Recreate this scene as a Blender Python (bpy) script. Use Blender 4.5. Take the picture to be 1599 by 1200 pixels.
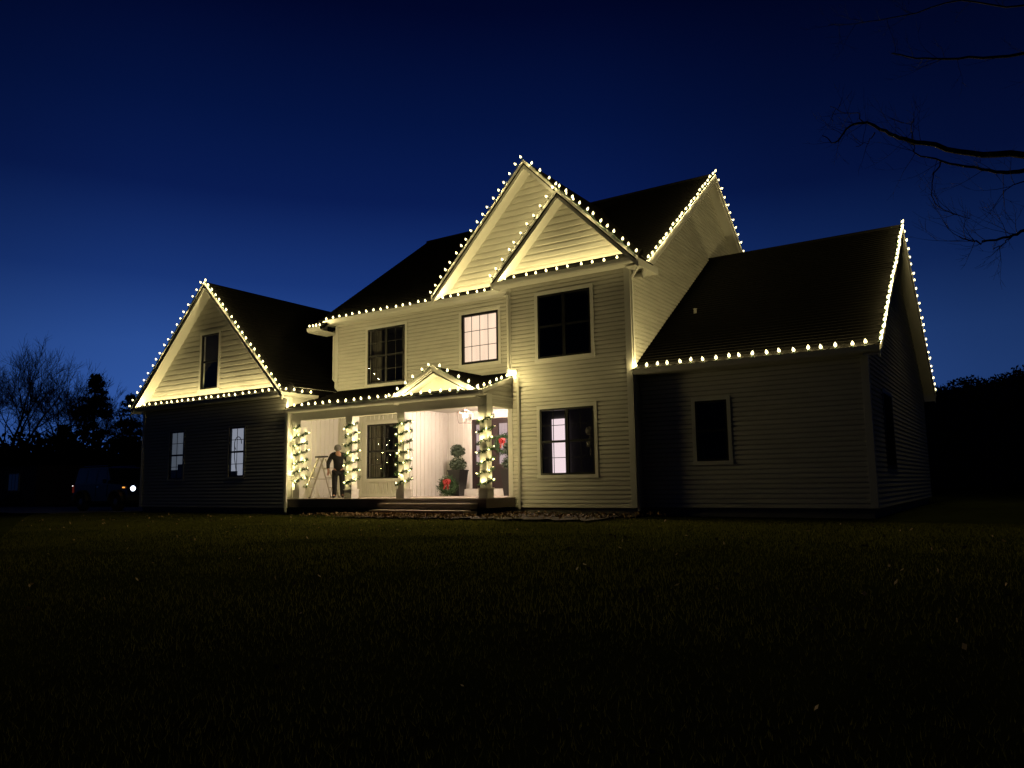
import bpy, math, random
import numpy as np
from mathutils import Vector, Matrix

# ------------------------------------------------------------------ camera, sky, exposure
for o in list(bpy.data.objects):
    bpy.data.objects.remove(o)
sc = bpy.context.scene
col = sc.collection
R = math.radians

cam = bpy.data.cameras.new('camera')
cam.sensor_width = 36.0
cam.lens = 36.0 * 1201.0 / 1599.0
cam.clip_start, cam.clip_end = 0.05, 2000.0
cam_o = bpy.data.objects.new('camera', cam)
col.objects.link(cam_o)
yaw, pitch, roll = R(33.254), R(7.422), R(0.819)
fwd = Vector((-math.sin(yaw) * math.cos(pitch), math.cos(yaw) * math.cos(pitch), math.sin(pitch)))
rgt = Vector((math.cos(yaw), math.sin(yaw), 0))
dwn = fwd.cross(rgt)
r2 = rgt * math.cos(roll) + dwn * math.sin(roll)
d2 = -rgt * math.sin(roll) + dwn * math.cos(roll)
cam_o.matrix_world = Matrix(((r2.x, -d2.x, -fwd.x, 0), (r2.y, -d2.y, -fwd.y, 0), (r2.z, -d2.z, -fwd.z, 0), (0, 0, 0, 1)))
sc.camera = cam_o

BULB_W = 6.5             # watts of each roofline bulb
GARLAND_W = 2.2
BULB_COL = (1.0, 0.80, 0.33)
LANTERN_W = 440.0

world = bpy.data.worlds.new('World')
sc.world = world
world.use_nodes = True
wn = world.node_tree
bg = wn.nodes['Background']
tc = wn.nodes.new('ShaderNodeTexCoord')
sep = wn.nodes.new('ShaderNodeSeparateXYZ')
wn.links.new(tc.outputs['Generated'], sep.inputs[0])
ramp = wn.nodes.new('ShaderNodeValToRGB')
ramp.color_ramp.interpolation = 'LINEAR'
cr = ramp.color_ramp
stops = [(0.0, (0.032, 0.098, 0.360)), (0.12, (0.0285, 0.089, 0.335)), (0.17, (0.0230, 0.074, 0.290)), (0.25, (0.0090, 0.034, 0.172)),
         (0.35, (0.0027, 0.0112, 0.080)), (0.44, (0.0011, 0.0064, 0.050)), (0.55, (0.0003, 0.0020, 0.0205)), (0.75, (0.0001, 0.0007, 0.007))]
while len(cr.elements) < len(stops):
    cr.elements.new(0.5)
for e, (p, c) in zip(cr.elements, stops):
    e.position, e.color = p, (*c, 1)
wn.links.new(sep.outputs['Z'], ramp.inputs[0])
# afterglow: brightest to the north-west; unseen sky behind the camera dimmed to darken walls
dot = wn.nodes.new('ShaderNodeVectorMath'); dot.operation = 'DOT_PRODUCT'
flat = wn.nodes.new('ShaderNodeVectorMath'); flat.operation = 'MULTIPLY'; flat.inputs[1].default_value = (1, 1, 0)
unit = wn.nodes.new('ShaderNodeVectorMath'); unit.operation = 'NORMALIZE'
wn.links.new(tc.outputs['Generated'], flat.inputs[0]); wn.links.new(flat.outputs[0], unit.inputs[0])
wn.links.new(unit.outputs[0], dot.inputs[0]); dot.inputs[1].default_value = (-0.69, 0.72, 0)
mr = wn.nodes.new('ShaderNodeMapRange')
mr.inputs['From Min'].default_value, mr.inputs['From Max'].default_value = -1, 1
wn.links.new(dot.outputs['Value'], mr.inputs['Value'])
az = wn.nodes.new('ShaderNodeValToRGB'); az.color_ramp.interpolation = 'LINEAR'
azs = [(0.0, 0.02), (0.3, 0.03), (0.5, 0.09), (0.72, 0.24), (0.87, 0.45), (0.93, 0.62), (0.955, 0.76), (0.98, 0.98), (1.0, 1.03)]
while len(az.color_ramp.elements) < len(azs):
    az.color_ramp.elements.new(0.5)
for e, (p, c) in zip(az.color_ramp.elements, azs):
    e.position, e.color = p, (c, c, c, 1)
wn.links.new(mr.outputs[0], az.inputs[0])
wn.links.new(ramp.outputs[0], bg.inputs['Color'])
wn.links.new(az.outputs[0], bg.inputs['Strength'])

sc.view_settings.view_transform = 'Standard'
sc.view_settings.look = 'None'
sc.view_settings.exposure = 0.0
sc.view_settings.gamma = 1.0
sc.render.engine = 'CYCLES'
sc.cycles.use_denoising = True
sc.cycles.use_light_tree = True
sc.cycles.sample_clamp_indirect = 4.0
sc.cycles.max_bounces = 6
sc.cycles.diffuse_bounces = 3
sc.cycles.glossy_bounces = 3
sc.cycles.transparent_max_bounces = 12
sc.cycles.caustics_reflective = False
sc.cycles.caustics_refractive = False

# ------------------------------------------------------------------ materials
def mat(name, c, rough=0.6, nscale=None, namt=0.25, bump=0.0, spec=0.3, metal=0.0, stretch=(1, 1, 1)):
    m = bpy.data.materials.new(name); m.use_nodes = True
    nt = m.node_tree; b = nt.nodes['Principled BSDF']
    b.inputs['Base Color'].default_value = (*c, 1)
    b.inputs['Roughness'].default_value = rough
    b.inputs['Specular IOR Level'].default_value = spec
    b.inputs['Metallic'].default_value = metal
    if nscale:
        t = nt.nodes.new('ShaderNodeTexCoord'); mp = nt.nodes.new('ShaderNodeMapping')
        mp.inputs['Scale'].default_value = stretch
        nt.links.new(t.outputs['Object'], mp.inputs[0])
        n = nt.nodes.new('ShaderNodeTexNoise'); n.inputs['Scale'].default_value = nscale
        n.inputs['Detail'].default_value = 5
        nt.links.new(mp.outputs[0], n.inputs['Vector'])
        mx = nt.nodes.new('ShaderNodeMix'); mx.data_type = 'RGBA'
        mx.inputs[6].default_value = (*[v * (1 - namt) for v in c], 1)
        mx.inputs[7].default_value = (*[min(1, v * (1 + namt)) for v in c], 1)
        nt.links.new(n.outputs['Fac'], mx.inputs[0])
        nt.links.new(mx.outputs[2], b.inputs['Base Color'])
        if bump:
            bp = nt.nodes.new('ShaderNodeBump'); bp.inputs['Strength'].default_value = bump
            bp.inputs['Distance'].default_value = 0.02
            nt.links.new(n.outputs['Fac'], bp.inputs['Height'])
            nt.links.new(bp.outputs[0], b.inputs['Normal'])
    return m

def emit(name, c, s):
    m = bpy.data.materials.new(name); m.use_nodes = True
    nt = m.node_tree
    for n in list(nt.nodes): nt.nodes.remove(n)
    e = nt.nodes.new('ShaderNodeEmission'); o = nt.nodes.new('ShaderNodeOutputMaterial')
    e.inputs[0].default_value = (*c, 1); e.inputs[1].default_value = s
    nt.links.new(e.outputs[0], o.inputs[0])
    return m

def window_glow_mat(name, c, s, folds=9.0):
    """a self-lit panel behind glass: glow varies in soft upright streaks"""
    m = emit(name, c, s); nt = m.node_tree
    e = [n for n in nt.nodes if n.type == 'EMISSION'][0]
    t = nt.nodes.new('ShaderNodeTexCoord'); n = nt.nodes.new('ShaderNodeTexNoise'); mp = nt.nodes.new('ShaderNodeMapping')
    mp.inputs['Scale'].default_value = (1, 1, 0.15)
    n.inputs['Scale'].default_value = folds
    nt.links.new(t.outputs['Object'], mp.inputs[0]); nt.links.new(mp.outputs[0], n.inputs['Vector'])
    r = nt.nodes.new('ShaderNodeMapRange')
    r.inputs['To Min'].default_value, r.inputs['To Max'].default_value = s * 0.75, s * 1.25
    nt.links.new(n.outputs['Fac'], r.inputs['Value']); nt.links.new(r.outputs[0], e.inputs[1])
    return m

def glass_mat(name, tint=(1, 1, 1)):
    m = bpy.data.materials.new(name); m.use_nodes = True
    nt = m.node_tree
    for n in list(nt.nodes): nt.nodes.remove(n)
    o = nt.nodes.new('ShaderNodeOutputMaterial'); mx = nt.nodes.new('ShaderNodeMixShader')
    tr = nt.nodes.new('ShaderNodeBsdfTransparent'); gl = nt.nodes.new('ShaderNodeBsdfGlossy'); fr = nt.nodes.new('ShaderNodeFresnel')
    tr.inputs[0].default_value = (*tint, 1); gl.inputs['Roughness'].default_value = 0.02; fr.inputs[0].default_value = 1.5
    ge = nt.nodes.new('ShaderNodeNewGeometry'); iv = nt.nodes.new('ShaderNodeMath'); iv.operation = 'SUBTRACT'; iv.inputs[0].default_value = 1.0
    ml = nt.nodes.new('ShaderNodeMath'); ml.operation = 'MULTIPLY'
    nt.links.new(ge.outputs['Backfacing'], iv.inputs[1]); nt.links.new(iv.outputs[0], ml.inputs[0]); nt.links.new(fr.outputs[0], ml.inputs[1])
    nt.links.new(ml.outputs[0], mx.inputs[0]); nt.links.new(tr.outputs[0], mx.inputs[1]); nt.links.new(gl.outputs[0], mx.inputs[2])
    nt.links.new(mx.outputs[0], o.inputs[0])
    return m

M = {}
M['siding'] = mat('vinyl siding', (0.66, 0.645, 0.60), 0.7, 2.2, 0.17, 0.05, 0.06, stretch=(0.5, 0.5, 2.2))
M['trim'] = mat('white trim', (0.74, 0.73, 0.70), 0.55, 3.0, 0.08, spec=0.15)
M['soffit'] = mat('white soffit', (0.72, 0.71, 0.67), 0.55, 4.0, 0.06)
M['sheath'] = mat('wall panel', (0.70, 0.69, 0.66), 0.6, 3.0, 0.06)
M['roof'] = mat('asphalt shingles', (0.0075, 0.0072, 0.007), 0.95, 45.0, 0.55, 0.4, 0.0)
M['found'] = mat('concrete foundation', (0.22, 0.21, 0.20), 0.9, 8.0, 0.2, 0.3)
M['black'] = mat('black window frame', (0.012, 0.012, 0.013), 0.4)
M['room'] = mat('unlit room', (0.10, 0.095, 0.09), 0.9, 2.0, 0.3)
M['drape'] = mat('drape', (0.16, 0.15, 0.13), 0.9, 6.0, 0.3)
M['glass'] = glass_mat('window glass')
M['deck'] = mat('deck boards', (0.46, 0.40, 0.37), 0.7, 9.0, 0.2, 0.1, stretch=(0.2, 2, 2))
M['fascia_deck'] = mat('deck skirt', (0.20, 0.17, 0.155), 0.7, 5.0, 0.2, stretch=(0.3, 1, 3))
M['door'] = mat('dark plum door', (0.022, 0.014, 0.016), 0.35, 4.0, 0.2)
M['stucco'] = mat('gable stucco', (0.66, 0.64, 0.58), 0.8, 14.0, 0.14, 0.25)
M['bulb'] = emit('warm bulb glass', (1.0, 0.85, 0.42), 2.0)
_nt = M['bulb'].node_tree; _add = _nt.nodes.new('ShaderNodeAddShader'); _tr = _nt.nodes.new('ShaderNodeBsdfTransparent')
_em = [n for n in _nt.nodes if n.type == 'EMISSION'][0]; _ou = [n for n in _nt.nodes if n.type == 'OUTPUT_MATERIAL'][0]
_nt.links.new(_em.outputs[0], _add.inputs[0]); _nt.links.new(_tr.outputs[0], _add.inputs[1]); _nt.links.new(_add.outputs[0], _ou.inputs[0])
M['bulb'].cycles.emission_sampling = 'NONE'
M['socket'] = mat('green socket', (0.02, 0.045, 0.025), 0.5)
M['cord'] = mat('green cord', (0.015, 0.035, 0.02), 0.6)
M['green'] = mat('garland needles', (0.03, 0.065, 0.025), 0.7, 20.0, 0.4)
M['box'] = mat('boxwood leaves', (0.040, 0.060, 0.038), 0.6, 25.0, 0.45)
M['pot'] = mat('black planter', (0.02, 0.02, 0.021), 0.35, 6.0, 0.2)
M['soil'] = mat('soil', (0.03, 0.022, 0.016), 0.95, 20.0, 0.4, 0.4)
M['wood'] = mat('bark', (0.05, 0.038, 0.03), 0.9, 12.0, 0.4, 0.5)
M['ribbon'] = mat('red ribbon', (0.24, 0.018, 0.018), 0.45, 12.0, 0.2)
M['alu'] = mat('aluminium', (0.44, 0.41, 0.35), 0.4, 10.0, 0.15, metal=0.4)
M['plastic'] = mat('dark plastic', (0.03, 0.03, 0.03), 0.5)
M['iron'] = mat('bronze metal', (0.07, 0.05, 0.04), 0.4, metal=0.5)
M['skin'] = mat('skin', (0.34, 0.19, 0.135), 0.55, 15.0, 0.1)
M['jacket'] = mat('black jacket', (0.010, 0.010, 0.011), 0.85, 30.0, 0.4, 0.3)
M['jeans'] = mat('black trousers', (0.008, 0.008, 0.010), 0.85, 40.0, 0.4, 0.3)
M['shoe'] = mat('black shoes', (0.008, 0.008, 0.008), 0.5)
M['cap'] = mat('grey cap', (0.13, 0.125, 0.12), 0.85, 25.0, 0.2)
M['paint'] = mat('dark car paint', (0.006, 0.007, 0.010), 0.22, spec=0.5)
M['tyre'] = mat('rubber', (0.012, 0.012, 0.012), 0.85)
M['rim'] = mat('alloy', (0.10, 0.10, 0.11), 0.35, metal=0.8)
M['carglass'] = mat('tinted glass', (0.004, 0.004, 0.005), 0.06, spec=0.6)
M['chrome'] = mat('chrome', (0.6, 0.6, 0.62), 0.15, metal=1.0)
M['head'] = emit('headlight beam', (0.80, 0.90, 1.0), 3.0)
M['amber'] = emit('amber indicator', (1.0, 0.36, 0.06), 1.6)
M['tail'] = emit('tail lamp', (0.9, 0.10, 0.07), 0.05)
M['tail_glint'] = emit('tail lamp glint', (1.0, 0.95, 0.9), 2.0)  # no lamp: glow stands in for reflections on the tail light
M['lawn'] = mat('lawn soil', (0.016, 0.019, 0.006), 0.95, 1.3, 0.6, 0.6, 0.0)
M['grass'] = mat('grass blades', (0.042, 0.044, 0.012), 0.8, 0.8, 0.6, 0.0, 0.0)
_g = M['grass'].node_tree; _b = _g.nodes['Principled BSDF']; _o = _g.nodes['Material Output']
_t = _g.nodes.new('ShaderNodeBsdfTranslucent'); _t.inputs[0].default_value = (0.088, 0.090, 0.020, 1); _m = _g.nodes.new('ShaderNodeMixShader'); _m.inputs[0].default_value = 0.45
_g.links.new(_b.outputs[0], _m.inputs[1]); _g.links.new(_t.outputs[0], _m.inputs[2]); _g.links.new(_m.outputs[0], _o.inputs[0])
M['gravel'] = mat('gravel drive', (0.13, 0.12, 0.11), 0.95, 30.0, 0.4, 0.5)
M['mulch'] = mat('bark mulch', (0.035, 0.024, 0.017), 0.95, 30.0, 0.5, 0.8)
M['leaf'] = mat('fallen leaves', (0.22, 0.14, 0.075), 0.8, 7.0, 0.6)
M['needle'] = mat('evergreen foliage', (0.018, 0.030, 0.016), 0.8, 3.0, 0.4)
M['brush'] = mat('wood understorey', (0.016, 0.018, 0.012), 0.9, 1.0, 0.4)
M['brown'] = mat('brown clapboard', (0.085, 0.062, 0.048), 0.8, 4.0, 0.25, stretch=(0.3, 0.3, 4))

# ------------------------------------------------------------------ helpers
ORG = {}

def empty(name, loc, label=None, cat=None, group=None):
    o = bpy.data.objects.new(name, None); o.location = loc
    o.empty_display_size = 0.1
    col.objects.link(o); ORG[o.name] = Vector(loc)
    if label: o['label'] = label
    if cat: o['category'] = cat
    if group: o['group'] = group
    return o

def link(name, me, parent=None, label=None, cat=None, kind=None, group=None):
    o = bpy.data.objects.new(name, me); col.objects.link(o)
    if parent:
        o.parent = parent
    ORG[o.name] = ORG[parent.name] if parent else Vector((0, 0, 0))
    for k, v in (('label', label), ('category', cat), ('kind', kind), ('group', group)):
        if v: o[k] = v
    return o

class MB:
    def __init__(s): s.v, s.f = [], []
    def add(s, vs, fs):
        b = len(s.v); s.v += [tuple(p) for p in vs]; s.f += [tuple(i + b for i in f) for f in fs]; return s
    def box(s, x0, x1, y0, y1, z0, z1):
        if x0 > x1: x0, x1 = x1, x0
        if y0 > y1: y0, y1 = y1, y0
        if z0 > z1: z0, z1 = z1, z0
        return s.add([(x0, y0, z0), (x1, y0, z0), (x1, y1, z0), (x0, y1, z0), (x0, y0, z1), (x1, y0, z1), (x1, y1, z1), (x0, y1, z1)],
                     [(0, 3, 2, 1), (4, 5, 6, 7), (0, 1, 5, 4), (1, 2, 6, 5), (2, 3, 7, 6), (3, 0, 4, 7)])
    def prism(s, poly, vec):
        n = len(poly); vec = Vector(vec)
        a = [Vector(p) for p in poly]; b = [p + vec for p in a]
        nrm = Vector((0, 0, 0))
        for i in range(n): nrm += a[i].cross(a[(i + 1) % n])
        fs = [tuple(range(n)), tuple(range(2 * n - 1, n - 1, -1))] + [((i + 1) % n, i, n + i, n + (i + 1) % n) for i in range(n)]
        if nrm.dot(vec) > 0: fs = [tuple(reversed(f)) for f in fs]
        return s.add(a + b, fs)
    def tube(s, pts, r, n=6, cap=True):
        pts = [Vector(p) for p in pts]
        rs = r if isinstance(r, (list, tuple)) else [r] * len(pts)
        base = len(s.v); up = Vector((0, 0, 1)); prev = None
        for i, p in enumerate(pts):
            t = (pts[min(i + 1, len(pts) - 1)] - pts[max(i - 1, 0)])
            t = t.normalized() if t.length > 1e-9 else Vector((0, 0, 1))
            if prev is None:
                a = t.cross(up)
                if a.length < 1e-3: a = t.cross(Vector((1, 0, 0)))
            else:
                a = prev - t * prev.dot(t)
                if a.length < 1e-4: a = t.cross(up)
            a.normalize(); b = t.cross(a); prev = a
            for k in range(n):
                g = 2 * math.pi * k / n
                s.v.append(tuple(p + (a * math.cos(g) + b * math.sin(g)) * rs[i]))
        for i in range(len(pts) - 1):
            for k in range(n):
                s.f.append((base + i * n + k, base + i * n + (k + 1) % n, base + (i + 1) * n + (k + 1) % n, base + (i + 1) * n + k))
        if cap:
            s.f.append(tuple(base + k for k in reversed(range(n))))
            s.f.append(tuple(base + (len(pts) - 1) * n + k for k in range(n)))
        return s
    def lathe(s, prof, n=12, o=(0, 0, 0), axis=(0, 0, 1), cap=True):
        ax = Vector(axis).normalized(); a = ax.cross(Vector((1, 0, 0)))
        if a.length < 0.1: a = ax.cross(Vector((0, 1, 0)))
        a.normalize(); b = ax.cross(a); o = Vector(o); base = len(s.v)
        for r, z in prof:
            for k in range(n):
                g = 2 * math.pi * k / n
                s.v.append(tuple(o + ax * z + (a * math.cos(g) + b * math.sin(g)) * max(r, 1e-4)))
        for i in range(len(prof) - 1):
            for k in range(n):
                s.f.append((base + i * n + k, base + i * n + (k + 1) % n, base + (i + 1) * n + (k + 1) % n, base + (i + 1) * n + k))
        if cap:
            s.f.append(tuple(base + k for k in reversed(range(n))))
            s.f.append(tuple(base + (len(prof) - 1) * n + k for k in range(n)))
        return s
    def leaf(s, c, size, rnd, aspect=0.5):
        d = Vector((rnd.uniform(-1, 1), rnd.uniform(-1, 1), rnd.uniform(-1, 1))).normalized()
        e = d.cross(Vector((rnd.uniform(-1, 1), rnd.uniform(-1, 1), rnd.uniform(-1, 1))))
        if e.length < 1e-3: e = Vector((1, 0, 0))
        e.normalize(); c = Vector(c)
        return s.add([c - d * size, c + e * size * aspect, c + d * size, c - e * size * aspect], [(0, 1, 2, 3)])
    def mesh(s, name, m, off=(0, 0, 0), smooth=False):
        me = bpy.data.meshes.new(name); off = Vector(off)
        me.from_pydata([tuple(Vector(p) - off) for p in s.v], [], s.f)
        if m: me.materials.append(m)
        if smooth: me.polygons.foreach_set('use_smooth', [True] * len(me.polygons))
        me.update(); return me
    def build(s, name, m, parent=None, smooth=False, **kw):
        off = ORG[parent.name] if parent else (0, 0, 0)
        return link(name, s.mesh(name, m, off, smooth), parent, **kw)

def bx(name, m, parent, x0, x1, y0, y1, z0, z1, **kw):
    return MB().box(x0, x1, y0, y1, z0, z1).build(name, m, parent, **kw)

# ------------------------------------------------------------------ ground
def gz(x, y):
    t = min(17.0, max(0, 14.3 - y))
    z = -0.78 - 0.0046 * t * t
    u = min(1, max(0, (-x - 25.5) / 6)); z -= 0.13 * u
    w = min(1, max(0, (math.hypot(x + 12, y - 20) - 30) / 60)); z -= 0.25 * w
    return z

def ground():
    xs = sorted(set([-600, -350, -200, -140, -110] + list(np.arange(-90, 40.1, 2.0)) + [60, 100, 180, 350, 600]))
    ys = sorted(set([-300, -150, -70, -30, -12] + list(np.arange(-6, 30.1, 1.0)) + list(np.arange(32, 90, 6)) + [110, 160, 300, 600]))
    rnd = random.Random(3); vs = []
    for y in ys:
        for x in xs:
            vs.append((x, y, gz(x, y) + rnd.uniform(-0.018, 0.018) * (1 if y < 13 else 0.2)))
    n = len(xs); fs = [(j * n + i, j * n + i + 1, (j + 1) * n + i + 1, (j + 1) * n + i) for j in range(len(ys) - 1) for i in range(n - 1)]
    mb = MB(); mb.v, mb.f = vs, fs
    mb.build('ground', M['lawn'], kind='structure', smooth=True, label='dark sloping lawn in front of the lit house')
ground()

def sheet(name, m, x0, x1, y0, y1, dz, nx, ny, **kw):
    mb = MB(); vs = []
    rnd = random.Random(9)
    for j in range(ny + 1):
        for i in range(nx + 1):
            x = x0 + (x1 - x0) * i / nx; y = y0 + (y1 - y0) * j / ny
            ex = 0.25 * math.sin(i * 1.7) * (j in (0, ny))
            vs.append((x, y + ex, gz(x, y + ex) + dz + rnd.uniform(0, .01)))
    mb.v = vs; mb.f = [(j * (nx + 1) + i, j * (nx + 1) + i + 1, (j + 1) * (nx + 1) + i + 1, (j + 1) * (nx + 1) + i) for j in range(ny) for i in range(nx)]
    return mb.build(name, m, **kw)
sheet('driveway', M['gravel'], -70, -26.4, 15.4, 22.5, 0.03, 44, 8, kind='structure', label='gravel driveway beside the garage wing')

# ------------------------------------------------------------------ house
H = empty('house', (-12, 18, -0.75), 'two-storey white clapboard house with black roofs outlined in lights', 'house')
BASE = -0.58
GR = -1.0
loose = MB()      # siding of the unlit walls

def siding(part, axis, plane, z0, z1, e, lo, hi, holes=(), single=True, inset=0.0):
    k = 0
    while True:
        z = z0 + k * e; zt = min(z + e, z1); k += 1
        if zt - z < 0.03: break
        a0, a1, b0, b1 = lo(z), lo(zt), hi(z), hi(zt)
        if b1 - a1 < 0.02 and b0 - a0 < 0.06: break
        a1 = min(a1, (a1 + b1) / 2); b1 = max(b1, (a1 + b1) / 2)
        segs = [(a0, a1, b0, b1)]
        for (h0, h1, hz0, hz1) in holes:
            if min(zt, hz1) - max(z, hz0) > 0.35 * (zt - z):
                nw = []
                for (p0, p1, q0, q1) in segs:
                    if h1 <= min(p0, p1) or h0 >= max(q0, q1): nw.append((p0, p1, q0, q1)); continue
                    if h0 - min(p0, p1) > 0.03: nw.append((p0, p1, h0, h0))
                    if max(q0, q1) - h1 > 0.03: nw.append((h1, h1, q0, q1))
                segs = nw
        for (p0, p1, q0, q1) in segs:
            prof = ((-.004, 0.0), (.034, 0.0), (.030, .62), (.018, .80), (.003, 1.0), (-.004, 1.0)); n = len(prof); pr = []
            for d, k_ in prof:
                w_ = z + (zt - z) * k_; pr += [(p0 + (p1 - p0) * k_, d, w_), (q0 + (q1 - q0) * k_, d, w_)]
            if axis == 'Y': vs = [(u, plane - d, w) for u, d, w in pr]
            else: vs = [(plane + d, u, w) for u, d, w in pr]
            fs = [(2 * i, 2 * i + 1, (2 * i + 3) % (2 * n), (2 * i + 2) % (2 * n)) for i in range(n)] + [tuple(range(0, 2 * n, 2))[::-1], tuple(range(1, 2 * n, 2))]
            if single: MB().add(vs, fs).build('siding_board', M['siding'], part)
            else: loose.add(vs, fs)

def wall_y(name, x0, x1, y, z0, z1, holes=(), th=0.12, m='sheath', **kw):
    """sheathing panel facing -Y with openings left out"""
    mb = MB()
    xs = sorted(set([x0, x1] + [h[0] for h in holes] + [h[1] for h in holes])); zs = sorted(set([z0, z1] + [h[2] for h in holes] + [h[3] for h in holes]))
    for i in range(len(xs) - 1):
        run = None
        for j in range(len(zs) - 1):
            cx, cz = (xs[i] + xs[i + 1]) / 2, (zs[j] + zs[j + 1]) / 2
            solid = not any(h[0] < cx < h[1] and h[2] < cz < h[3] for h in holes)
            if solid and run is None: run = zs[j]
            if (not solid) and run is not None: mb.box(xs[i], xs[i + 1], y, y + th, run, zs[j]); run = None
        if run is not None: mb.box(xs[i], xs[i + 1], y, y + th, run, zs[-1])
    return mb.build(name, M[m], H, **kw)

def window(x0, x1, z0, z1, y, units=1, grid=(2, 2), room=True, glow_panel=None, hung=True, casing=0.085, label=None, lit=None, drapes=False, thin=0.018, fr=0.05, rm=(.5, .5, 2.2)):
    """black sashed window in a white casing; opening x0..x1, z0..z1 in a wall facing -Y at y"""
    c = casing; mb = MB(); yo = y - 0.045
    mb.box(x0 - c, x1 + c, yo, y + 0.01, z1, z1 + c * 1.05); mb.box(x0 - c * 1.15, x1 + c * 1.15, yo - 0.012, y + 0.01, z0 - c, z0)
    mb.box(x0 - c, x0, yo, y + 0.01, z0, z1); mb.box(x1, x1 + c, yo, y + 0.01, z0, z1)
    w = mb.build('window', M['trim'], H, label=label)
    s = MB(); b = fr; ya, yb_ = y - 0.034, y + 0.03
    s.box(x0, x1, ya, yb_, z1 - b, z1); s.box(x0, x1, ya, yb_, z0, z0 + b)
    s.box(x0, x0 + b, ya, yb_, z0 + b, z1 - b); s.box(x1 - b, x1, ya, yb_, z0 + b, z1 - b)
    us = []
    iw = (x1 - x0 - 2 * b - (units - 1) * 0.09) / units
    for u in range(units):
        a = x0 + b + u * (iw + 0.09); us.append((a, a + iw))
        if u: s.box(a - 0.09, a, ya, yb_, z0 + b, z1 - b)
    zm = (z0 + z1) / 2
    for (a, e) in us:
        if hung: s.box(a, e, ya + 0.012, yb_, zm - 0.028, zm + 0.028)
    s.build('sash', M['black'], w)
    mu = MB(); yg = y - 0.012
    for (a, e) in us:
        spans = [(z0 + b, zm - 0.028), (zm + 0.028, z1 - b)] if hung else [(z0 + b, z1 - b)]
        for (p, q) in spans:
            nx, nz = grid
            for i in range(1, nx):
                xx = a + (e - a) * i / nx; mu.box(xx - thin / 2, xx + thin / 2, yg - 0.012, yg - 0.004, p, q)
            for j in range(1, nz):
                zz = p + (q - p) * j / nz; mu.box(a, e, yg - 0.013, yg - 0.005, zz - thin / 2, zz + thin / 2)
            for i in range(nx):
                for j in range(nz):
                    MB().box(a + (e - a) * i / nx + .001, a + (e - a) * (i + 1) / nx - .001, yg, yg + 0.005, p + (q - p) * j / nz + .001, p + (q - p) * (j + 1) / nz - .001).build('pane', M['glass'], w)
    if mu.v: mu.build('muntin', M['black'], w)
    if glow_panel:
        cb = MB(); n = 48; pts = []
        for i in range(n + 1):
            xx = x0 + (x1 - x0) * i / n; pts.append((xx, y + 0.045 + 0.012 * math.sin(i * 1.15)))
        for i in range(n):
            (xa, ya2), (xb, yb2) = pts[i], pts[i + 1]
            cb.add([(xa, ya2, z0), (xb, yb2, z0), (xb, yb2, z1), (xa, ya2, z1)], [(0, 1, 2, 3)])
        cb.build('glow_panel', glow_panel, w, smooth=True)  # pleated panel with its own glow, in place of light inside
    if room:
        d = rm[2]; rb = MB(); X0, X1, Z0, Z1 = x0 - rm[0], x1 + rm[1], z0 - 0.3, z1 + 0.2; Y0, Y1 = y + 0.13, y + d
        vs = [(X0, Y0, Z0), (X1, Y0, Z0), (X1, Y1, Z0), (X0, Y1, Z0), (X0, Y0, Z1), (X1, Y0, Z1), (X1, Y1, Z1), (X0, Y1, Z1)]
        rb.add(vs, [(0, 1, 2, 3), (4, 7, 6, 5), (1, 5, 6, 2), (2, 6, 7, 3), (3, 7, 4, 0)])
        rb.build('room', M['room'], w)
    if drapes:
        for (a, e) in ((x0 - 0.05, x0 + (x1 - x0) * 0.22), (x1 - (x1 - x0) * 0.22, x1 + 0.05)):
            db = MB(); n = 20
            for i in range(n):
                xa, xb = a + (e - a) * i / n, a + (e - a) * (i + 1) / n
                ya2, yb2 = y + 0.22 + 0.03 * math.sin(i * 1.3), y + 0.22 + 0.03 * math.sin((i + 1) * 1.3)
                db.add([(xa, ya2, z0 - .1), (xb, yb2, z0 - .1), (xb, yb2, z1), (xa, ya2, z1)], [(0, 1, 2, 3)])
            db.build('drape', M['drape'], w, smooth=True)
    return w

def roof_slope(e0, e1, r0, r1, expo=0.15, th=0.09, parent=None):
    """stepped shingle courses from the eave line e0-e1 up to the ridge line r0-r1"""
    e0, e1, r0, r1 = map(Vector, (e0, e1, r0, r1))
    nrm = (e1 - e0).cross(r0 - e0).normalized()
    if nrm.z < 0: nrm = -nrm
    n = max(2, int((r0 - e0).length / expo)); mb = MB()
    for k in range(n):
        t0, t1 = k / n, (k + 1) / n
        a, b = e0.lerp(r0, t0), e1.lerp(r1, t0); c, d = e1.lerp(r1, t1), e0.lerp(r0, t1)
        mb.add([a + nrm * 0.013, b + nrm * 0.013, c, d, a - nrm * .002, b - nrm * .002], [(0, 1, 2, 3), (4, 5, 1, 0)])
    u = [p - nrm * th for p in (e0, e1, r1, r0)]; t = [e0, e1, r1, r0]
    mb.add(t + u, [(7, 6, 5, 4), (0, 4, 5, 1), (1, 5, 6, 2), (3, 2, 6, 7), (0, 3, 7, 4)])
    return mb.build('roof', M['roof'], parent or H)

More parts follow.
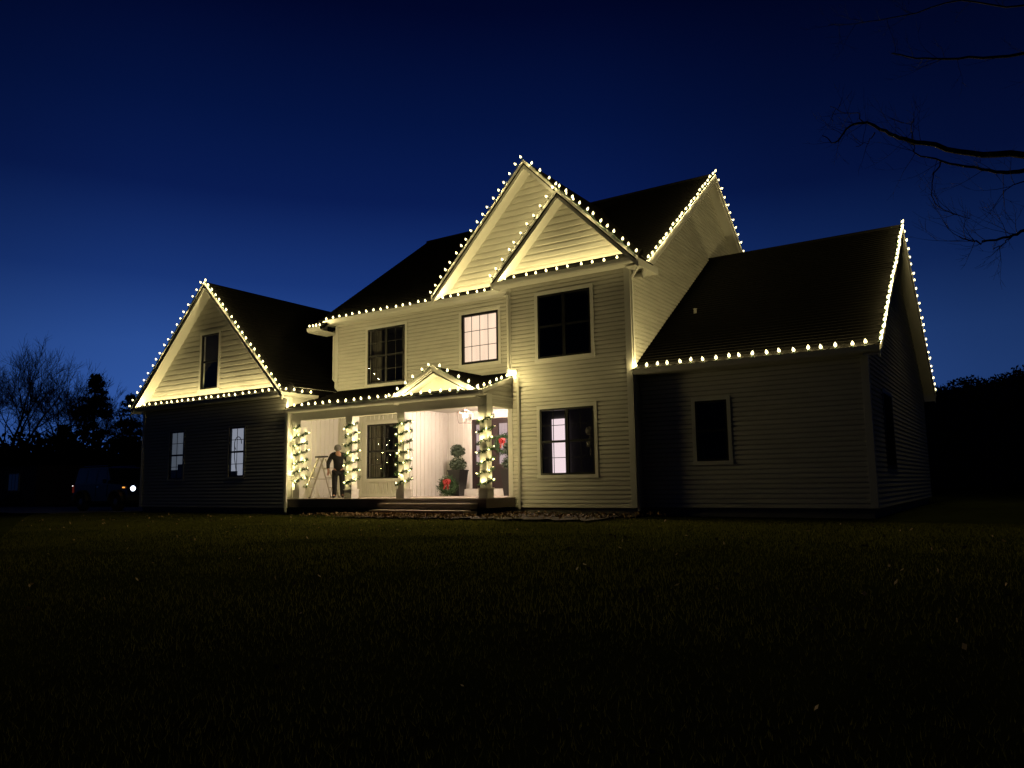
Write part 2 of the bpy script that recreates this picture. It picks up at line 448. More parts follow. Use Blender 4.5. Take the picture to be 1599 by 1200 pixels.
def rake_y(x0, z0, x1, z1, yf, yw, h=0.24):
    """raking fascia and soffit on a gable that faces -Y (edge from eave x0,z0 to peak x1,z1)"""
    MB().prism([(x0, yf, z0 - .01), (x1, yf, z1 - .01), (x1, yf, z1 - h), (x0, yf, z0 - h)], (0, 0.03, 0)).build('fascia', M['trim'], H)
    MB().prism([(x0, yf - .022, z0 + .012), (x1, yf - .022, z1 + .012), (x1, yf - .022, z1 - .085), (x0, yf - .022, z0 - .085)], (0, 0.02, 0)).build('rake_trim', M['trim'], H)
    MB().prism([(x0, yf + .031, z0 - .17), (x1, yf + .031, z1 - .17), (x1, yf + .031, z1 - .19), (x0, yf + .031, z0 - .19)], (0, yw - yf - .031, 0)).build('soffit', M['soffit'], H)

def rake_x(y0, z0, y1, z1, xf, xw, h=0.24):
    MB().prism([(xf, y0, z0 - .01), (xf, y1, z1 - .01), (xf, y1, z1 - h), (xf, y0, z0 - h)], (-0.03, 0, 0)).build('fascia', M['trim'], H)
    MB().prism([(xf + .022, y0, z0 + .012), (xf + .022, y1, z1 + .012), (xf + .022, y1, z1 - .085), (xf + .022, y0, z0 - .085)], (-0.02, 0, 0)).build('rake_trim', M['trim'], H)
    MB().prism([(xf - .031, y0, z0 - .17), (xf - .031, y1, z1 - .17), (xf - .031, y1, z1 - .19), (xf - .031, y0, z0 - .19)], (xw - xf + .031, 0, 0)).build('soffit', M['soffit'], H)

def gutter_x(x0, x1, yb, zb):
    p = [(x0, yb, zb), (x0, yb - .075, zb), (x0, yb - .10, zb + .04), (x0, yb - .115, zb + .115), (x0, yb - .095, zb + .115), (x0, yb - .085, zb + .05), (x0, yb, zb + .03)]
    MB().prism(p, (x1 - x0, 0, 0)).build('gutter', M['trim'], H)

def gutter_y(y0, y1, xb, zb):
    p = [(xb, y0, zb), (xb + .075, y0, zb), (xb + .10, y0, zb + .04), (xb + .115, y0, zb + .115), (xb + .095, y0, zb + .115), (xb + .085, y0, zb + .05), (xb, y0, zb + .03)]
    MB().prism(p, (0, y1 - y0, 0)).build('gutter', M['trim'], H)

def spout(pts, w=0.036):
    MB().tube(pts, w, 4).build('downspout', M['trim'], H)

def corner(x0, x1, y0, y1, z0, z1):
    bx('corner_board', M['trim'], H, x0, x1, y0, y1, z0, z1)

# key dimensions (metres, camera eye at the origin)
MAIN_R, MAIN_Z, MAIN_S = 22.35, 9.32, 0.74         # main ridge
zmain = lambda y: MAIN_Z - MAIN_S * abs(y - MAIN_R)
RW_Z, RW_S = 6.68, 0.688
zrw = lambda y: RW_Z - RW_S * abs(y - MAIN_R)
WCX, WZ = -21.44, 6.60
zwing = lambda x: WZ - abs(x - WCX)
BCX, BZ, BS = -10.49, 8.64, 1.03                   # big front gable
zbig = lambda x: BZ - BS * abs(x - BCX)
SCX, SZ = -9.13, 7.31                              # small gable over the projecting bay
zsm = lambda x: SZ - abs(x - SCX)

# --- main roof
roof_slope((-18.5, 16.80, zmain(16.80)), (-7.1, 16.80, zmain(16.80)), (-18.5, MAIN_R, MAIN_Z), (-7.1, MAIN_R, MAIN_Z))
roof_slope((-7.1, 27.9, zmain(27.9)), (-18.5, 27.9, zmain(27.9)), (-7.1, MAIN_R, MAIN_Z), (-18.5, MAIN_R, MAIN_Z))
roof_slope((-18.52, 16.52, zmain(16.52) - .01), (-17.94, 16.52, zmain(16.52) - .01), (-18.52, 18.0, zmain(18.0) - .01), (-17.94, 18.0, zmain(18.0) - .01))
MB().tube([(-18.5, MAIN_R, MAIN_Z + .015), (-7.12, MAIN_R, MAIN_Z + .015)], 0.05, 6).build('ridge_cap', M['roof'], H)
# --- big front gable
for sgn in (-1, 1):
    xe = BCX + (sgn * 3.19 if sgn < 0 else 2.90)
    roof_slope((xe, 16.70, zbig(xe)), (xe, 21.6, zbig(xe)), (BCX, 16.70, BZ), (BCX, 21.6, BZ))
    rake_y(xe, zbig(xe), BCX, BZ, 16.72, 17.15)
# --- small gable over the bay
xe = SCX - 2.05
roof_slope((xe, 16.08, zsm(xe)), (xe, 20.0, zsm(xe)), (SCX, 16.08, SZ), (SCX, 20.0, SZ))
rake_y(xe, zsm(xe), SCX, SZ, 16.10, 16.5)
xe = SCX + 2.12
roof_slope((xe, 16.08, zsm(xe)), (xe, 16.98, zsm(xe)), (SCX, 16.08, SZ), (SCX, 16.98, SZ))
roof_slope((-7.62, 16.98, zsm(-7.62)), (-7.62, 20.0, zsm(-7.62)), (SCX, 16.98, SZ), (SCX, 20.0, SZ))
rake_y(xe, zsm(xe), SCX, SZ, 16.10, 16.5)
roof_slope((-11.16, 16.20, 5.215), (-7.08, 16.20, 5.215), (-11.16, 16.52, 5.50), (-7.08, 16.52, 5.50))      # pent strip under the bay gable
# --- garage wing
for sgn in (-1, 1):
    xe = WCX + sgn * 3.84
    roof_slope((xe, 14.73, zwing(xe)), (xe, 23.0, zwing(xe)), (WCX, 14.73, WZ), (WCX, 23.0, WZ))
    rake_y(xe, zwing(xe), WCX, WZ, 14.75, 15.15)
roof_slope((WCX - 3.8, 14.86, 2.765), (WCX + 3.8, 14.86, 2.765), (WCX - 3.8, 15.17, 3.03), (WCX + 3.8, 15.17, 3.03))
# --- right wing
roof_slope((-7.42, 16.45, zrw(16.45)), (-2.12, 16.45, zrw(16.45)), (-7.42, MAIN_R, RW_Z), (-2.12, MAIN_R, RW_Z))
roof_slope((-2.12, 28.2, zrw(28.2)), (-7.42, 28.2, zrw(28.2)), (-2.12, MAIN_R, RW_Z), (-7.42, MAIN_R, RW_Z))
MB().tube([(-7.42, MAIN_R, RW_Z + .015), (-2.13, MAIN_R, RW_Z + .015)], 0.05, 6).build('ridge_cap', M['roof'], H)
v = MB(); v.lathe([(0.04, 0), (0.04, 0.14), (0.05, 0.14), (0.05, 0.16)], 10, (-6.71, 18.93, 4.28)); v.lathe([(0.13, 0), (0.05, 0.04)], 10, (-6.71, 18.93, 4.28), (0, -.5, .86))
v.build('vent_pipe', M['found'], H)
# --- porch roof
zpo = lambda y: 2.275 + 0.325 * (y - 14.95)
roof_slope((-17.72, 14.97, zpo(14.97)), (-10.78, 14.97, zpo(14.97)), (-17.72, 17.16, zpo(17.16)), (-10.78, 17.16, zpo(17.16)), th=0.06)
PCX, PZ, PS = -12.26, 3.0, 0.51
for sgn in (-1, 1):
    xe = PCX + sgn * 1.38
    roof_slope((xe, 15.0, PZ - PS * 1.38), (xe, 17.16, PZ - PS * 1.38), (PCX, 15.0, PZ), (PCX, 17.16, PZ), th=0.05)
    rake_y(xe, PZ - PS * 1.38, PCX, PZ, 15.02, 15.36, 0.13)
MB().prism([(PCX - 1.2, 15.36, 2.33), (PCX + 1.2, 15.36, 2.33), (PCX, 15.36, 2.90)], (0, .1, 0)).build('gable_panel', M['stucco'], H)

# --- gable ends of the main block and right wing
for (yy, zz) in ((16.55, zmain(16.55)), (27.9, zmain(27.9))):
    rake_x(yy, zz, MAIN_R, MAIN_Z, -7.1, -7.44)
for (yy, zz) in ((16.45, zrw(16.45)), (28.2, zrw(28.2))):
    rake_x(yy, zz, MAIN_R, RW_Z, -2.12, -2.45)

# --- walls: bay
W1 = (-9.99, -8.48, 3.13, 4.77); W2 = (-9.98, -8.46, 0.21, 1.85)
bay = wall_y('wall', -10.9, -7.44, 16.5, BASE, 5.2, (W1, W2), label='front of the projecting two-storey bay')
siding(bay, 'Y', 16.5, BASE, 5.12, 0.1055, lambda z: -10.80, lambda z: -7.54, (W1, W2))
bayg = MB().prism([(-10.95, 16.5, 5.2), (-7.40, 16.5, 5.2), (SCX + .05, 16.5, 7.12), (SCX - .05, 16.5, 7.12)], (0, .12, 0)).build('wall', M['sheath'], H, label='small gable above the bay')
siding(bayg, 'Y', 16.5, 5.42, 7.1, 0.168, lambda z: SCX - (SZ - .17 - z), lambda z: SCX + (SZ - .17 - z))
bx('wall', M['sheath'], H, -10.9, -10.8, 16.62, 20.0, BASE, 5.2)
# --- walls: centre, upper floor and big gable
C1 = (-16.53, -15.01, 3.08, 4.79); C2 = (-12.91, -11.65, 3.34, 4.77)
cen = wall_y('wall', -17.9, -10.9, 17.15, 2.6, 5.2, (C1, C2), label='upper centre wall between porch roof and eave')
siding(cen, 'Y', 17.15, 2.96, 5.12, 0.11, lambda z: -17.80, lambda z: -10.92, (C1, C2))
cg = MB().prism([(-13.75, 17.15, 5.2), (-7.3, 17.15, 5.2), (BCX + .05, 17.15, 8.45), (BCX - .05, 17.15, 8.45)], (0, .12, 0)).build('wall', M['sheath'], H, label='large front gable')
siding(cg, 'Y', 17.15, 5.45, 8.45, 0.172, lambda z: BCX - (BZ - .17 - z) / BS, lambda z: BCX + (BZ - .17 - z) / BS)
bx('wall', M['sheath'], H, -17.9, -17.8, 17.27, 20, 2.0, 5.1)
sub = bx('wall', M['sheath'], H, -18.25, -17.9, 17.3, 17.42, 2.4, 5.0)
bx('wall', M['sheath'], H, -18.25, -18.15, 17.42, 27.6, -1, 5.2)
MB().prism([(-18.25, 17.5, 5.1), (-18.25, 27.6, 5.1), (-18.25, MAIN_R, 9.0)], (.1, 0, 0)).build('wall', M['sheath'], H)
# --- walls: main east gable
eg = MB().prism([(-7.44, 16.62, BASE), (-7.44, 27.7, BASE), (-7.44, 27.7, 5.05), (-7.44, MAIN_R, 9.05), (-7.44, 16.62, 4.95)], (-.1, 0, 0)).build('wall', M['sheath'], H, label='tall side gable above the right wing roof')
siding(eg, 'X', -7.44, 2.50, 9.1, 0.1055, lambda z: max(16.62, MAIN_R - (MAIN_Z - .18 - z) / MAIN_S), lambda z: min(27.7, MAIN_R + (MAIN_Z - .18 - z) / MAIN_S))
bx('wall', M['sheath'], H, -18.2, -7.5, 27.6, 27.7, BASE, 5.2)
# --- walls: right wing
RWW = (-6.09, -5.36, 0.45, 1.81)
wall_y('wall', -7.44, -2.45, 16.9, BASE, 2.55, (RWW,), label='unlit front of the right wing')
siding(None, 'Y', 16.9, BASE, 2.55, 0.1055, lambda z: -7.40, lambda z: -2.52, (RWW,), single=False)
MB().prism([(-2.45, 16.9, BASE), (-2.45, 27.8, BASE), (-2.45, 27.8, 2.7), (-2.45, MAIN_R, 6.45), (-2.45, 16.9, 2.7)], (-.1, 0, 0)).build('wall', M['sheath'], H, label='end gable of the right wing')
siding(None, 'X', -2.45, BASE, 6.5, 0.1055, lambda z: max(17.0, MAIN_R - (RW_Z - .18 - z) / RW_S), lambda z: min(27.7, MAIN_R + (RW_Z - .18 - z) / RW_S), ((18.6, 19.9, .3, 1.9),), single=False)
bx('wall', M['sheath'], H, -7.44, -2.55, 27.7, 27.8, BASE, 2.7)
# --- walls: garage wing
G1 = (-23.52, -22.74, .31, 1.88); G2 = (-20.41, -19.68, .34, 1.87); G3 = (-22.00, -21.10, 3.17, 4.96)
wall_y('wall', -25.1, -17.78, 15.15, BASE, 2.85, (G1, G2), label='unlit ground floor of the garage wing')
siding(None, 'Y', 15.15, BASE, 2.64, 0.1055, lambda z: -25.02, lambda z: -17.88, (G1, G2), single=False)
wg = MB()
wg.prism([(-25.15, 15.15, 2.85), (G3[0], 15.15, 2.85), (G3[0], 15.15, zwing(G3[0]) - .2)], (0, .12, 0))
wg.prism([(G3[1], 15.15, 2.85), (-17.73, 15.15, 2.85), (G3[1], 15.15, zwing(G3[1]) - .2)], (0, .12, 0))
wg.box(G3[0], G3[1], 15.15, 15.27, 2.85, G3[2])
wg.prism([(G3[0], 15.15, G3[3]), (G3[1], 15.15, G3[3]), (G3[1], 15.15, zwing(G3[1]) - .2), (WCX, 15.15, WZ - .2), (G3[0], 15.15, zwing(G3[0]) - .2)], (0, .12, 0))
wgo = wg.build('wall', M['sheath'], H, label='garage wing gable with a single narrow window')
siding(wgo, 'Y', 15.15, 2.98, 6.45, 0.168, lambda z: WCX - (WZ - .17 - z), lambda z: WCX + (WZ - .17 - z), (G3,))
bx('wall', M['sheath'], H, -25.1, -25.0, 15.27, 23, BASE, 2.85)
we = MB().box(-17.88, -17.78, 15.27, 17.15, BASE, 2.95).build('wall', M['sheath'], H, label='board and batten side of the garage wing inside the porch')
MB().prism([(-25.1, 23, 2.7), (-17.8, 23, 2.7), (WCX, 23, 6.4)], (0, -.1, 0)).build('wall', M['sheath'], H)
loose.build('siding', M['siding'], H, kind='stuff')

# --- walls inside the porch: board and batten
PW = (-16.52, -15.10, .22, 1.85)
pw = wall_y('wall', -17.78, -14.82, 17.152, -.6, 2.62, (PW,), label='porch wall around the large black window')
pr = bx('wall', M['sheath'], H, -14.92, -14.82, 17.27, 18.9, -.6, 2.62, label='porch side wall beside the door recess')
pdw = wall_y('wall', -14.82, -10.9, 18.88, -.6, 2.62, ((-13.83, -11.9, -.12, 1.97),), label='recessed wall around the front door')
def battens(part, axis, plane, a, b, z0, z1, holes=(), step=0.178):
    n = int((b - a) / step)
    for i in range(n + 1):
        u = a + 0.05 + i * step
        if u > b - .02: break
        spans = [(z0, z1)]
        for h in holes:
            if h[0] - .13 < u < h[1] + .13: spans = [(z0, h[2] - .14), (h[3] + .14, z1)]
        for (p, q) in spans:
            if axis == 'Y': MB().box(u - .016, u + .016, plane - .02, plane + .002, p, q).build('batten', M['sheath'], part)
            else: MB().box(plane - .002, plane + .02, u - .016, u + .016, p, q).build('batten', M['sheath'], part)
battens(we, 'X', -17.78, 15.3, 17.12, -.31, 2.2)
battens(pw, 'Y', 17.152, -17.72, -14.85, -.22, 2.2, (PW,))
battens(pr, 'X', -14.82, 17.2, 18.85, -.31, 2.2)
battens(pdw, 'Y', 18.88, -14.78, -13.95, -.31, 2.2)
bx('baseboard', M['trim'], H, -17.75, -14.80, 17.12, 17.15, -.32, -.22)
corner(-14.92, -14.80, 17.118, 17.15, -.2, 2.2)
# --- foundation
fo = MB()
fo.box(-10.86, -7.48, 16.54, 17.5, GR, BASE); fo.box(-7.48, -2.5, 16.94, 27.6, GR, BASE); fo.box(-25.05, -17.82, 15.19, 22.9, GR, BASE)
fo.box(-18.1, -7.5, 17.6, 27.5, GR, BASE - .02)
fo.build('foundation', M['found'], H)
# --- corner boards
corner(-7.56, -7.405, 16.458, 16.49, BASE, 5.1); corner(-7.438, -7.405, 16.492, 16.62, BASE, 5.05)
corner(-10.935, -10.80, 16.458, 16.49, BASE, 5.12)
corner(-17.935, -17.80, 17.108, 17.14, 2.6, 5.12)
corner(-25.135, -25.0, 15.108, 15.14, BASE, 2.66); corner(-17.88, -17.745, 15.108, 15.14, BASE, 2.7); corner(-17.778, -17.745, 15.142, 15.27, BASE, 2.75)
corner(-2.56, -2.415, 16.858, 16.89, BASE, 2.52); corner(-2.448, -2.415, 16.892, 17.0, BASE, 2.6)

# --- windows
window(*W1, 16.5, units=2, grid=(1, 1), label='dark upper bay window, one pair of sashes')
lit_room = emit('lit doorway', (1.0, 0.80, 0.82), 0.95)
w2o = window(*W2, 16.5, rm=(.8, .5, 1.44), units=2, grid=(2, 2), label='lower bay window with a lit opening inside', thin=0.016)
MB().box(-10.46, -10.03, 17.88, 17.91, 0.12, 1.72).build('lit_opening', lit_room, w2o)
lamp_ = MB().lathe([(0.0, -.12), (.10, -.08), (.13, 0), (.10, .08), (0.0, .12)], 12, (-8.95, 17.2, 1.30)); lamp_.lathe([(.02, -.6), (.02, -.1)], 6, (-8.95, 17.2, 1.30)); lamp_.lathe([(.10, -.4), (.12, -.25), (.02, -.14)], 10, (-8.95, 17.2, 1.30))
lamp_.build('unlit_lamp', M['drape'], w2o, smooth=True)
window(*C1, 17.15, units=2, grid=(2, 2), drapes=True, label='dark twin window of the upper centre wall')
window(*C2, 17.15, units=1, grid=(4, 3), hung=False, room=False, glow_panel=window_glow_mat('lit curtain', (1.0, 0.73, 0.52), 1.08, 4.0), label='brightly lit square window', thin=0.016, fr=0.07)
window(*PW, 17.152, rm=(.6, .1, 1.6), units=2, grid=(2, 2), drapes=True, label='dark twin window on the porch')
window(*G1, 15.15, units=1, grid=(2, 2), room=False, glow_panel=window_glow_mat('dim cool garage interior', (0.40, 0.48, 0.62), 0.17, 3.0), casing=0.05, label='dimly lit garage window near the drive')  # no blind: panel glow stands in for the lit garage interior
window(*G2, 15.15, units=1, grid=(2, 2), room=False, glow_panel=window_glow_mat('bright cool garage interior', (0.55, 0.60, 0.74), 0.42, 3.0), casing=0.05, label='brighter garage window near the porch')  # same glowing stand-in for the garage interior, brighter
g1o, g2o = [o for o in H.children if o.name.startswith('window')][-2:]
gs = MB().box(-23.47, -23.0, 15.160, 15.176, .36, .62).box(-23.1, -22.8, 15.160, 15.176, .36, .80); gs.build('shelf_clutter', M['room'], g1o)
hs_ = MB().tube([(-20.05 + .17 * math.cos(t_ * .5), 15.168, 1.35 + .22 * math.sin(t_ * .5)) for t_ in range(9)], .012, 5); hs_.tube([(-20.22, 15.168, 1.35), (-20.20, 15.168, .9), (-20.10, 15.168, .5)], .012, 5); hs_.build('hanging_hose', M['room'], g2o)
MB().box(-20.36, -20.05, 15.160, 15.176, .39, .52).build('shelf_clutter', M['room'], g2o)
window(*G3, 15.15, units=1, grid=(1, 1), label='dark narrow gable window')
window(*RWW, 16.9, units=1, grid=(1, 1), label='dark window of the right wing')

ew = MB().box(-2.45, -2.405, 18.52, 18.60, .22, 1.98).box(-2.45, -2.405, 19.90, 19.98, .22, 1.98).box(-2.45, -2.405, 18.60, 19.90, 1.90, 1.98).box(-2.45, -2.405, 18.60, 19.90, .22, .30).build('window', M['black'], H, label='dark window in the end wall of the right wing')
MB().box(-2.445, -2.42, 18.60, 19.90, .30, 1.90).build('pane', M['carglass'], ew)
# --- eaves: gutters, soffits, frieze
gutter_x(-18.12, -11.1, 16.855, 5.105); bx('soffit', M['soffit'], H, -18.1, -10.95, 16.86, 17.13, 5.10, 5.125); bx('fascia', M['trim'], H, -18.12, -11.0, 16.857, 16.88, 5.128, 5.17)
bx('fascia', M['trim'], H, -18.14, -18.12, 16.75, 17.4, 5.09, 5.22)
gutter_x(-11.18, -7.06, 16.21, 5.105); bx('soffit', M['soffit'], H, -11.1, -7.2, 16.215, 16.48, 5.10, 5.125)
bx('soffit', M['soffit'], H, -7.40, -7.04, 16.22, 17.30, 5.04, 5.065); bx('fascia', M['trim'], H, -7.04, -7.015, 16.12, 17.3, 5.02, 5.18); bx('fascia', M['trim'], H, -7.40, -7.04, 17.28, 17.30, 5.067, 5.18)
gutter_x(-18.52, -17.95, 16.55, 4.86); bx('soffit', M['soffit'], H, -18.5, -17.93, 16.56, 17.3, 4.85, 4.872); MB().prism([(-18.52, 16.5, 4.84), (-18.52, 17.3, 4.84), (-18.52, 17.3, 5.5), (-18.52, 16.5, 4.95)], (.02, 0, 0)).build('fascia', M['trim'], H)
gutter_x(-25.26, -17.72, 14.865, 2.65); bx('soffit', M['soffit'], H, -25.2, -17.7, 14.87, 15.12, 2.645, 2.668)
gutter_y(14.76, 16.15, -17.715, 2.63); bx('soffit', M['soffit'], H, -17.74, -17.6, 14.87, 16.2, 2.62, 2.628)
gutter_x(-7.40, -2.12, 16.50, 2.50); bx('soffit', M['soffit'], H, -7.38, -2.15, 16.51, 16.88, 2.495, 2.515)
gutter_x(-17.70, -10.66, 15.065, 2.155); bx('soffit', M['soffit'], H, -17.68, -10.85, 15.07, 15.27, 2.15, 2.17); bx('fascia', M['trim'], H, -17.70, -10.80, 15.066, 15.09, 2.172, 2.27)
# --- downspouts
spout([(-10.98, 16.77, 5.10), (-10.98, 16.70, 5.02), (-10.985, 16.56, 4.97), (-10.985, 16.44, 4.93), (-10.86, 16.415, 4.90), (-10.86, 16.415, 2.98), (-10.80, 16.41, 2.93), (-10.62, 16.41, 2.90), (-10.585, 16.41, 2.84), (-10.585, 16.41, -.62)])
spout([(-7.12, 16.25, 5.08), (-7.12, 16.30, 5.0), (-7.36, 16.50, 4.86), (-7.385, 16.52, 4.80), (-7.385, 16.52, -.65)])
spout([(-17.72, 15.02, 2.62), (-17.70, 15.06, 2.56), (-17.70, 15.06, -.70)])

# --- porch: ceiling, beam, columns, deck, steps
bx('porch_ceiling', M['soffit'], H, -17.78, -10.92, 15.5, 18.88, 2.225, 2.26)
bx('beam', M['trim'], H, -17.74, -10.76, 15.27, 15.50, 1.92, 2.224)
bx('beam', M['trim'], H, -10.97, -10.80, 15.502, 16.455, 1.92, 2.20)
pe = MB().prism([(-10.82, 15.28, 2.20), (-10.82, 16.455, 2.20), (-10.82, 16.455, zpo(16.455) - .07), (-10.82, 15.28, zpo(15.28) - .07)], (-.06, 0, 0)).build('wall', M['sheath'], H, label='small triangular end wall of the porch roof')
siding(pe, 'X', -10.82, 1.925, 2.68, 0.1055, lambda z: max(15.30, 15.30 + (z - 2.28) / .325), lambda z: 16.45)
bx('fascia', M['trim'], H, -10.80, -10.775, 15.0, 16.455, 2.165, 2.20)
MB().prism([(-10.775, 14.96, zpo(14.96) - .005), (-10.775, 16.45, zpo(16.45) - .005), (-10.775, 16.45, zpo(16.45) - .11), (-10.775, 14.96, zpo(14.96) - .11)], (.022, 0, 0)).build('rake_trim', M['trim'], H)
POSTS = [-17.50, -15.42, -13.53, -10.89]
for px in POSTS:
    p = bx('column', M['trim'], H, px - .105, px + .105, 15.29, 15.50, -.10, 1.80)
    bx('plinth', M['trim'], p, px - .135, px + .135, 15.26, 15.53, -.325, -.10)
    bx('plinth_cap', M['trim'], p, px - .15, px + .15, 15.245, 15.545, -.099, -.075)
    bx('capital', M['trim'], p, px - .135, px + .135, 15.265, 15.525, 1.76, 1.918)
    bx('collar', M['trim'], p, px - .12, px + .12, 15.275, 15.515, 1.735, 1.759)
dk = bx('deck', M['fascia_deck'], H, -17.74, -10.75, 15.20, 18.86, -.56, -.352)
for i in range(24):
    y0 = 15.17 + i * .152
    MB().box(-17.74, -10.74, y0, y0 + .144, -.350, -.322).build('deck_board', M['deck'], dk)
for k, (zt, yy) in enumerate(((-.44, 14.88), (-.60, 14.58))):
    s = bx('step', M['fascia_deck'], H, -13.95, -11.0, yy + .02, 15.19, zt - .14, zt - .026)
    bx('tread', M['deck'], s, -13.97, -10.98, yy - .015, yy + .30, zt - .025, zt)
bx('door_step', M['trim'], H, -14.02, -11.4, 18.35, 18.86, -.32, -.125)
# --- door with sidelights
lit_door = window_glow_mat('lit hall', (1.0, 0.74, 0.72), 0.55, 14.0)
def glazed(parent, a, b, y, zs, litm):
    for (p, q) in zs:
        MB().box(a, b, y - .012, y - .006, p, q).build('pane', M['glass'], parent)
        MB().box(a, b, y + .012, y + .016, p, q).build('glass_backing', litm, parent)
def leafd(name, x0, x1, ga, gb, label):
    d = MB(); y0, y1 = 18.84, 18.90; zb, zt = -.115, 1.96
    d.box(x0, ga, y0, y1, zb, zt); d.box(gb, x1, y0, y1, zb, zt); d.box(ga, gb, y0, y1, 1.80, zt); d.box(ga, gb, y0, y1, zb, .60)
    d.box(ga, gb, y0 + .01, y1, 1.19, 1.215); d.box(ga + .02, gb - .02, y0 - .012, y0, .02, .46)
    o = d.build(name, M['door'], H, label=label); glazed(o, ga, gb, 18.875, ((.60, 1.19), (1.215, 1.80)), litm=lit_door); return o
leafd('sidelight', -13.83, -13.40, -13.70, -13.49, 'dark sidelight beside the front door')
dd = leafd('door', -13.37, -12.38, -12.86, -12.54, 'dark plum front door with tall glass')
leafd('sidelight', -12.35, -11.92, -12.24, -12.03, 'second dark sidelight')
MB().lathe([(.012, 0), (.012, .05), (.03, .055), (.032, .08), (.0, .09)], 10, (-13.28, 18.84, .90), (0, -1, 0)).build('handle', M['iron'], dd, smooth=True)
MB().box(-13.90, -13.835, 18.82, 18.88, -.12, 2.05).box(-13.90, -11.85, 18.82, 18.88, 1.965, 2.05).build('door_casing', M['trim'], H)

# ------------------------------------------------------------------ light strings
bulb_me = MB().lathe([(.016, .024), (.027, .044), (.029, .056), (.024, .074), (.013, .094), (.002, .110)], 8).mesh('bulb', M['bulb'])
sock_me = MB().lathe([(.017, -.012), (.018, .026), (.012, .028)], 7).box(-.022, .022, -.005, .005, -.03, -.01).mesh('socket', M['socket'])
brnd = random.Random(21)

def bulb_lamp(name, w):
    l = bpy.data.lights.new(name, 'POINT'); l.energy = w; l.color = BULB_COL; l.shadow_soft_size = .018; return l
roof_lamp, garland_lamp = bulb_lamp('roofline_bulb_lamp', BULB_W), bulb_lamp('garland_bulb_lamp', GARLAND_W)

def put_bulb(root, p, d, s=1.0, tilt=0.24, lamp=None):
    d = Vector(d).normalized() + Vector((brnd.uniform(-tilt, tilt), brnd.uniform(-tilt, tilt), brnd.uniform(-tilt, tilt)))
    q = d.to_track_quat('Z', 'Y')
    b = bpy.data.objects.new('bulb', bulb_me); col.objects.link(b); b.parent = root
    b.location = Vector(p) - ORG[root.name]; b.rotation_mode = 'QUATERNION'; b.rotation_quaternion = q; b.scale = (s, s, s)
    k = bpy.data.objects.new('socket', sock_me); col.objects.link(k); k.parent = b
    g = bpy.data.objects.new('bulb_light', lamp or roof_lamp); col.objects.link(g); g.parent = b; g.location = (0, 0, .056)
    return b

def light_string(label, a, b, n, d, sag=0.02, s=1.0, ends=(0, 0)):
    a, b = Vector(a), Vector(b); root = empty('light_string', a, label, 'string lights', 'roofline string lights')
    pts = []
    for i in range(n):
        t = min(1, max(0, (i + brnd.uniform(-.13, .13)) / (n - 1))); p = a.lerp(b, t) + Vector((brnd.uniform(-.012, .012), brnd.uniform(-.006, .01), brnd.uniform(-.008, .016)))
        pts.append(p); put_bulb(root, p, d, s)
    cp = []
    for i, p in enumerate(pts):
        cp.append(p - Vector(d).normalized() * .015)
        if i < n - 1: cp.append((p + pts[i + 1]) / 2 - Vector(d).normalized() * (.015 + sag))
    MB().tube(cp, .006, 4).build('cord', M['cord'], root)
    return root

UP = (0, -.12, 1)
e = .045
light_string('light string up the left rake of the garage wing gable', (WCX - 3.84 - .02, 14.72, zwing(WCX - 3.84) + .03), (WCX - .10, 14.72, WZ - .06), 19, (-.6, -.15, .75))
light_string('light string down the right rake of the garage wing gable', (WCX + .08, 14.71, WZ + .0), (WCX + 3.80, 14.71, zwing(WCX + 3.80) + .05), 20, (.45, -.45, .8))
light_string('light string along the gutter under the garage wing gable', (-25.15, 14.815, 2.775), (-17.95, 14.815, 2.775), 25, UP)
light_string('short light string on the garage wing side gutter above porch', (-17.59, 14.86, 2.765), (-17.59, 15.85, 2.765), 4, (.12, 0, 1))
light_string('long light string along the porch gutter', (-17.58, 14.955, 2.278), (-10.80, 14.955, 2.278), 24, UP)
light_string('light string up the left rake of the little porch gable', (PCX - 1.40, 14.99, 2.31), (PCX - .05, 14.99, 3.0), 6, (-.25, -.1, .95))
light_string('light string down the right rake of the little porch gable', (PCX + .24, 14.99, 2.92), (PCX + 1.40, 14.99, 2.31), 5, (.25, -.1, .95))
light_string('short light string climbing the right end of the porch roof', (-10.765, 15.15, zpo(15.15) + .02), (-10.765, 16.43, zpo(16.43) + .02), 6, (.15, -.05, 1))
light_string('light string along the upper gutter of the centre wall', (-18.05, 16.80, 5.228), (-11.3, 16.80, 5.225), 24, UP)
light_string('four-bulb light string on the low eave at the centre wall corner', (-18.45, 16.49, 4.985), (-17.98, 16.49, 4.98), 4, UP)
light_string('light string up the left rake of the tall front gable', (BCX - 3.16, 16.68, zbig(BCX - 3.16) + .02), (BCX - .03, 16.68, BZ + .03), 18, (-.5, -.12, .85))
light_string('light string down the right rake of the tall front gable', (BCX + .24, 16.68, BZ - .21), (BCX + 1.52, 16.68, zbig(BCX + 1.52) + .03), 6, (.4, -.2, .9))
light_string('light string up the left rake of the smaller bay gable', (SCX - 2.0, 16.06, zsm(SCX - 2.0) + .02), (SCX - .06, 16.06, SZ + .0), 11, (-.5, -.12, .85))
light_string('light string down the right rake of the smaller bay gable', (SCX + .08, 16.06, SZ + .0), (SCX + 2.08, 16.06, zsm(SCX + 2.08) + .05), 12, (.4, -.2, .9))
light_string('light string along the gutter above the upper bay window', (-11.08, 16.15, 5.228), (-7.25, 16.15, 5.225), 13, UP)
light_string('light string up the near rake of the tall side gable', (-7.10, 16.62, zmain(16.62) + .06), (-7.10, MAIN_R - .05, MAIN_Z + .06), 24, (.5, -.25, .8))
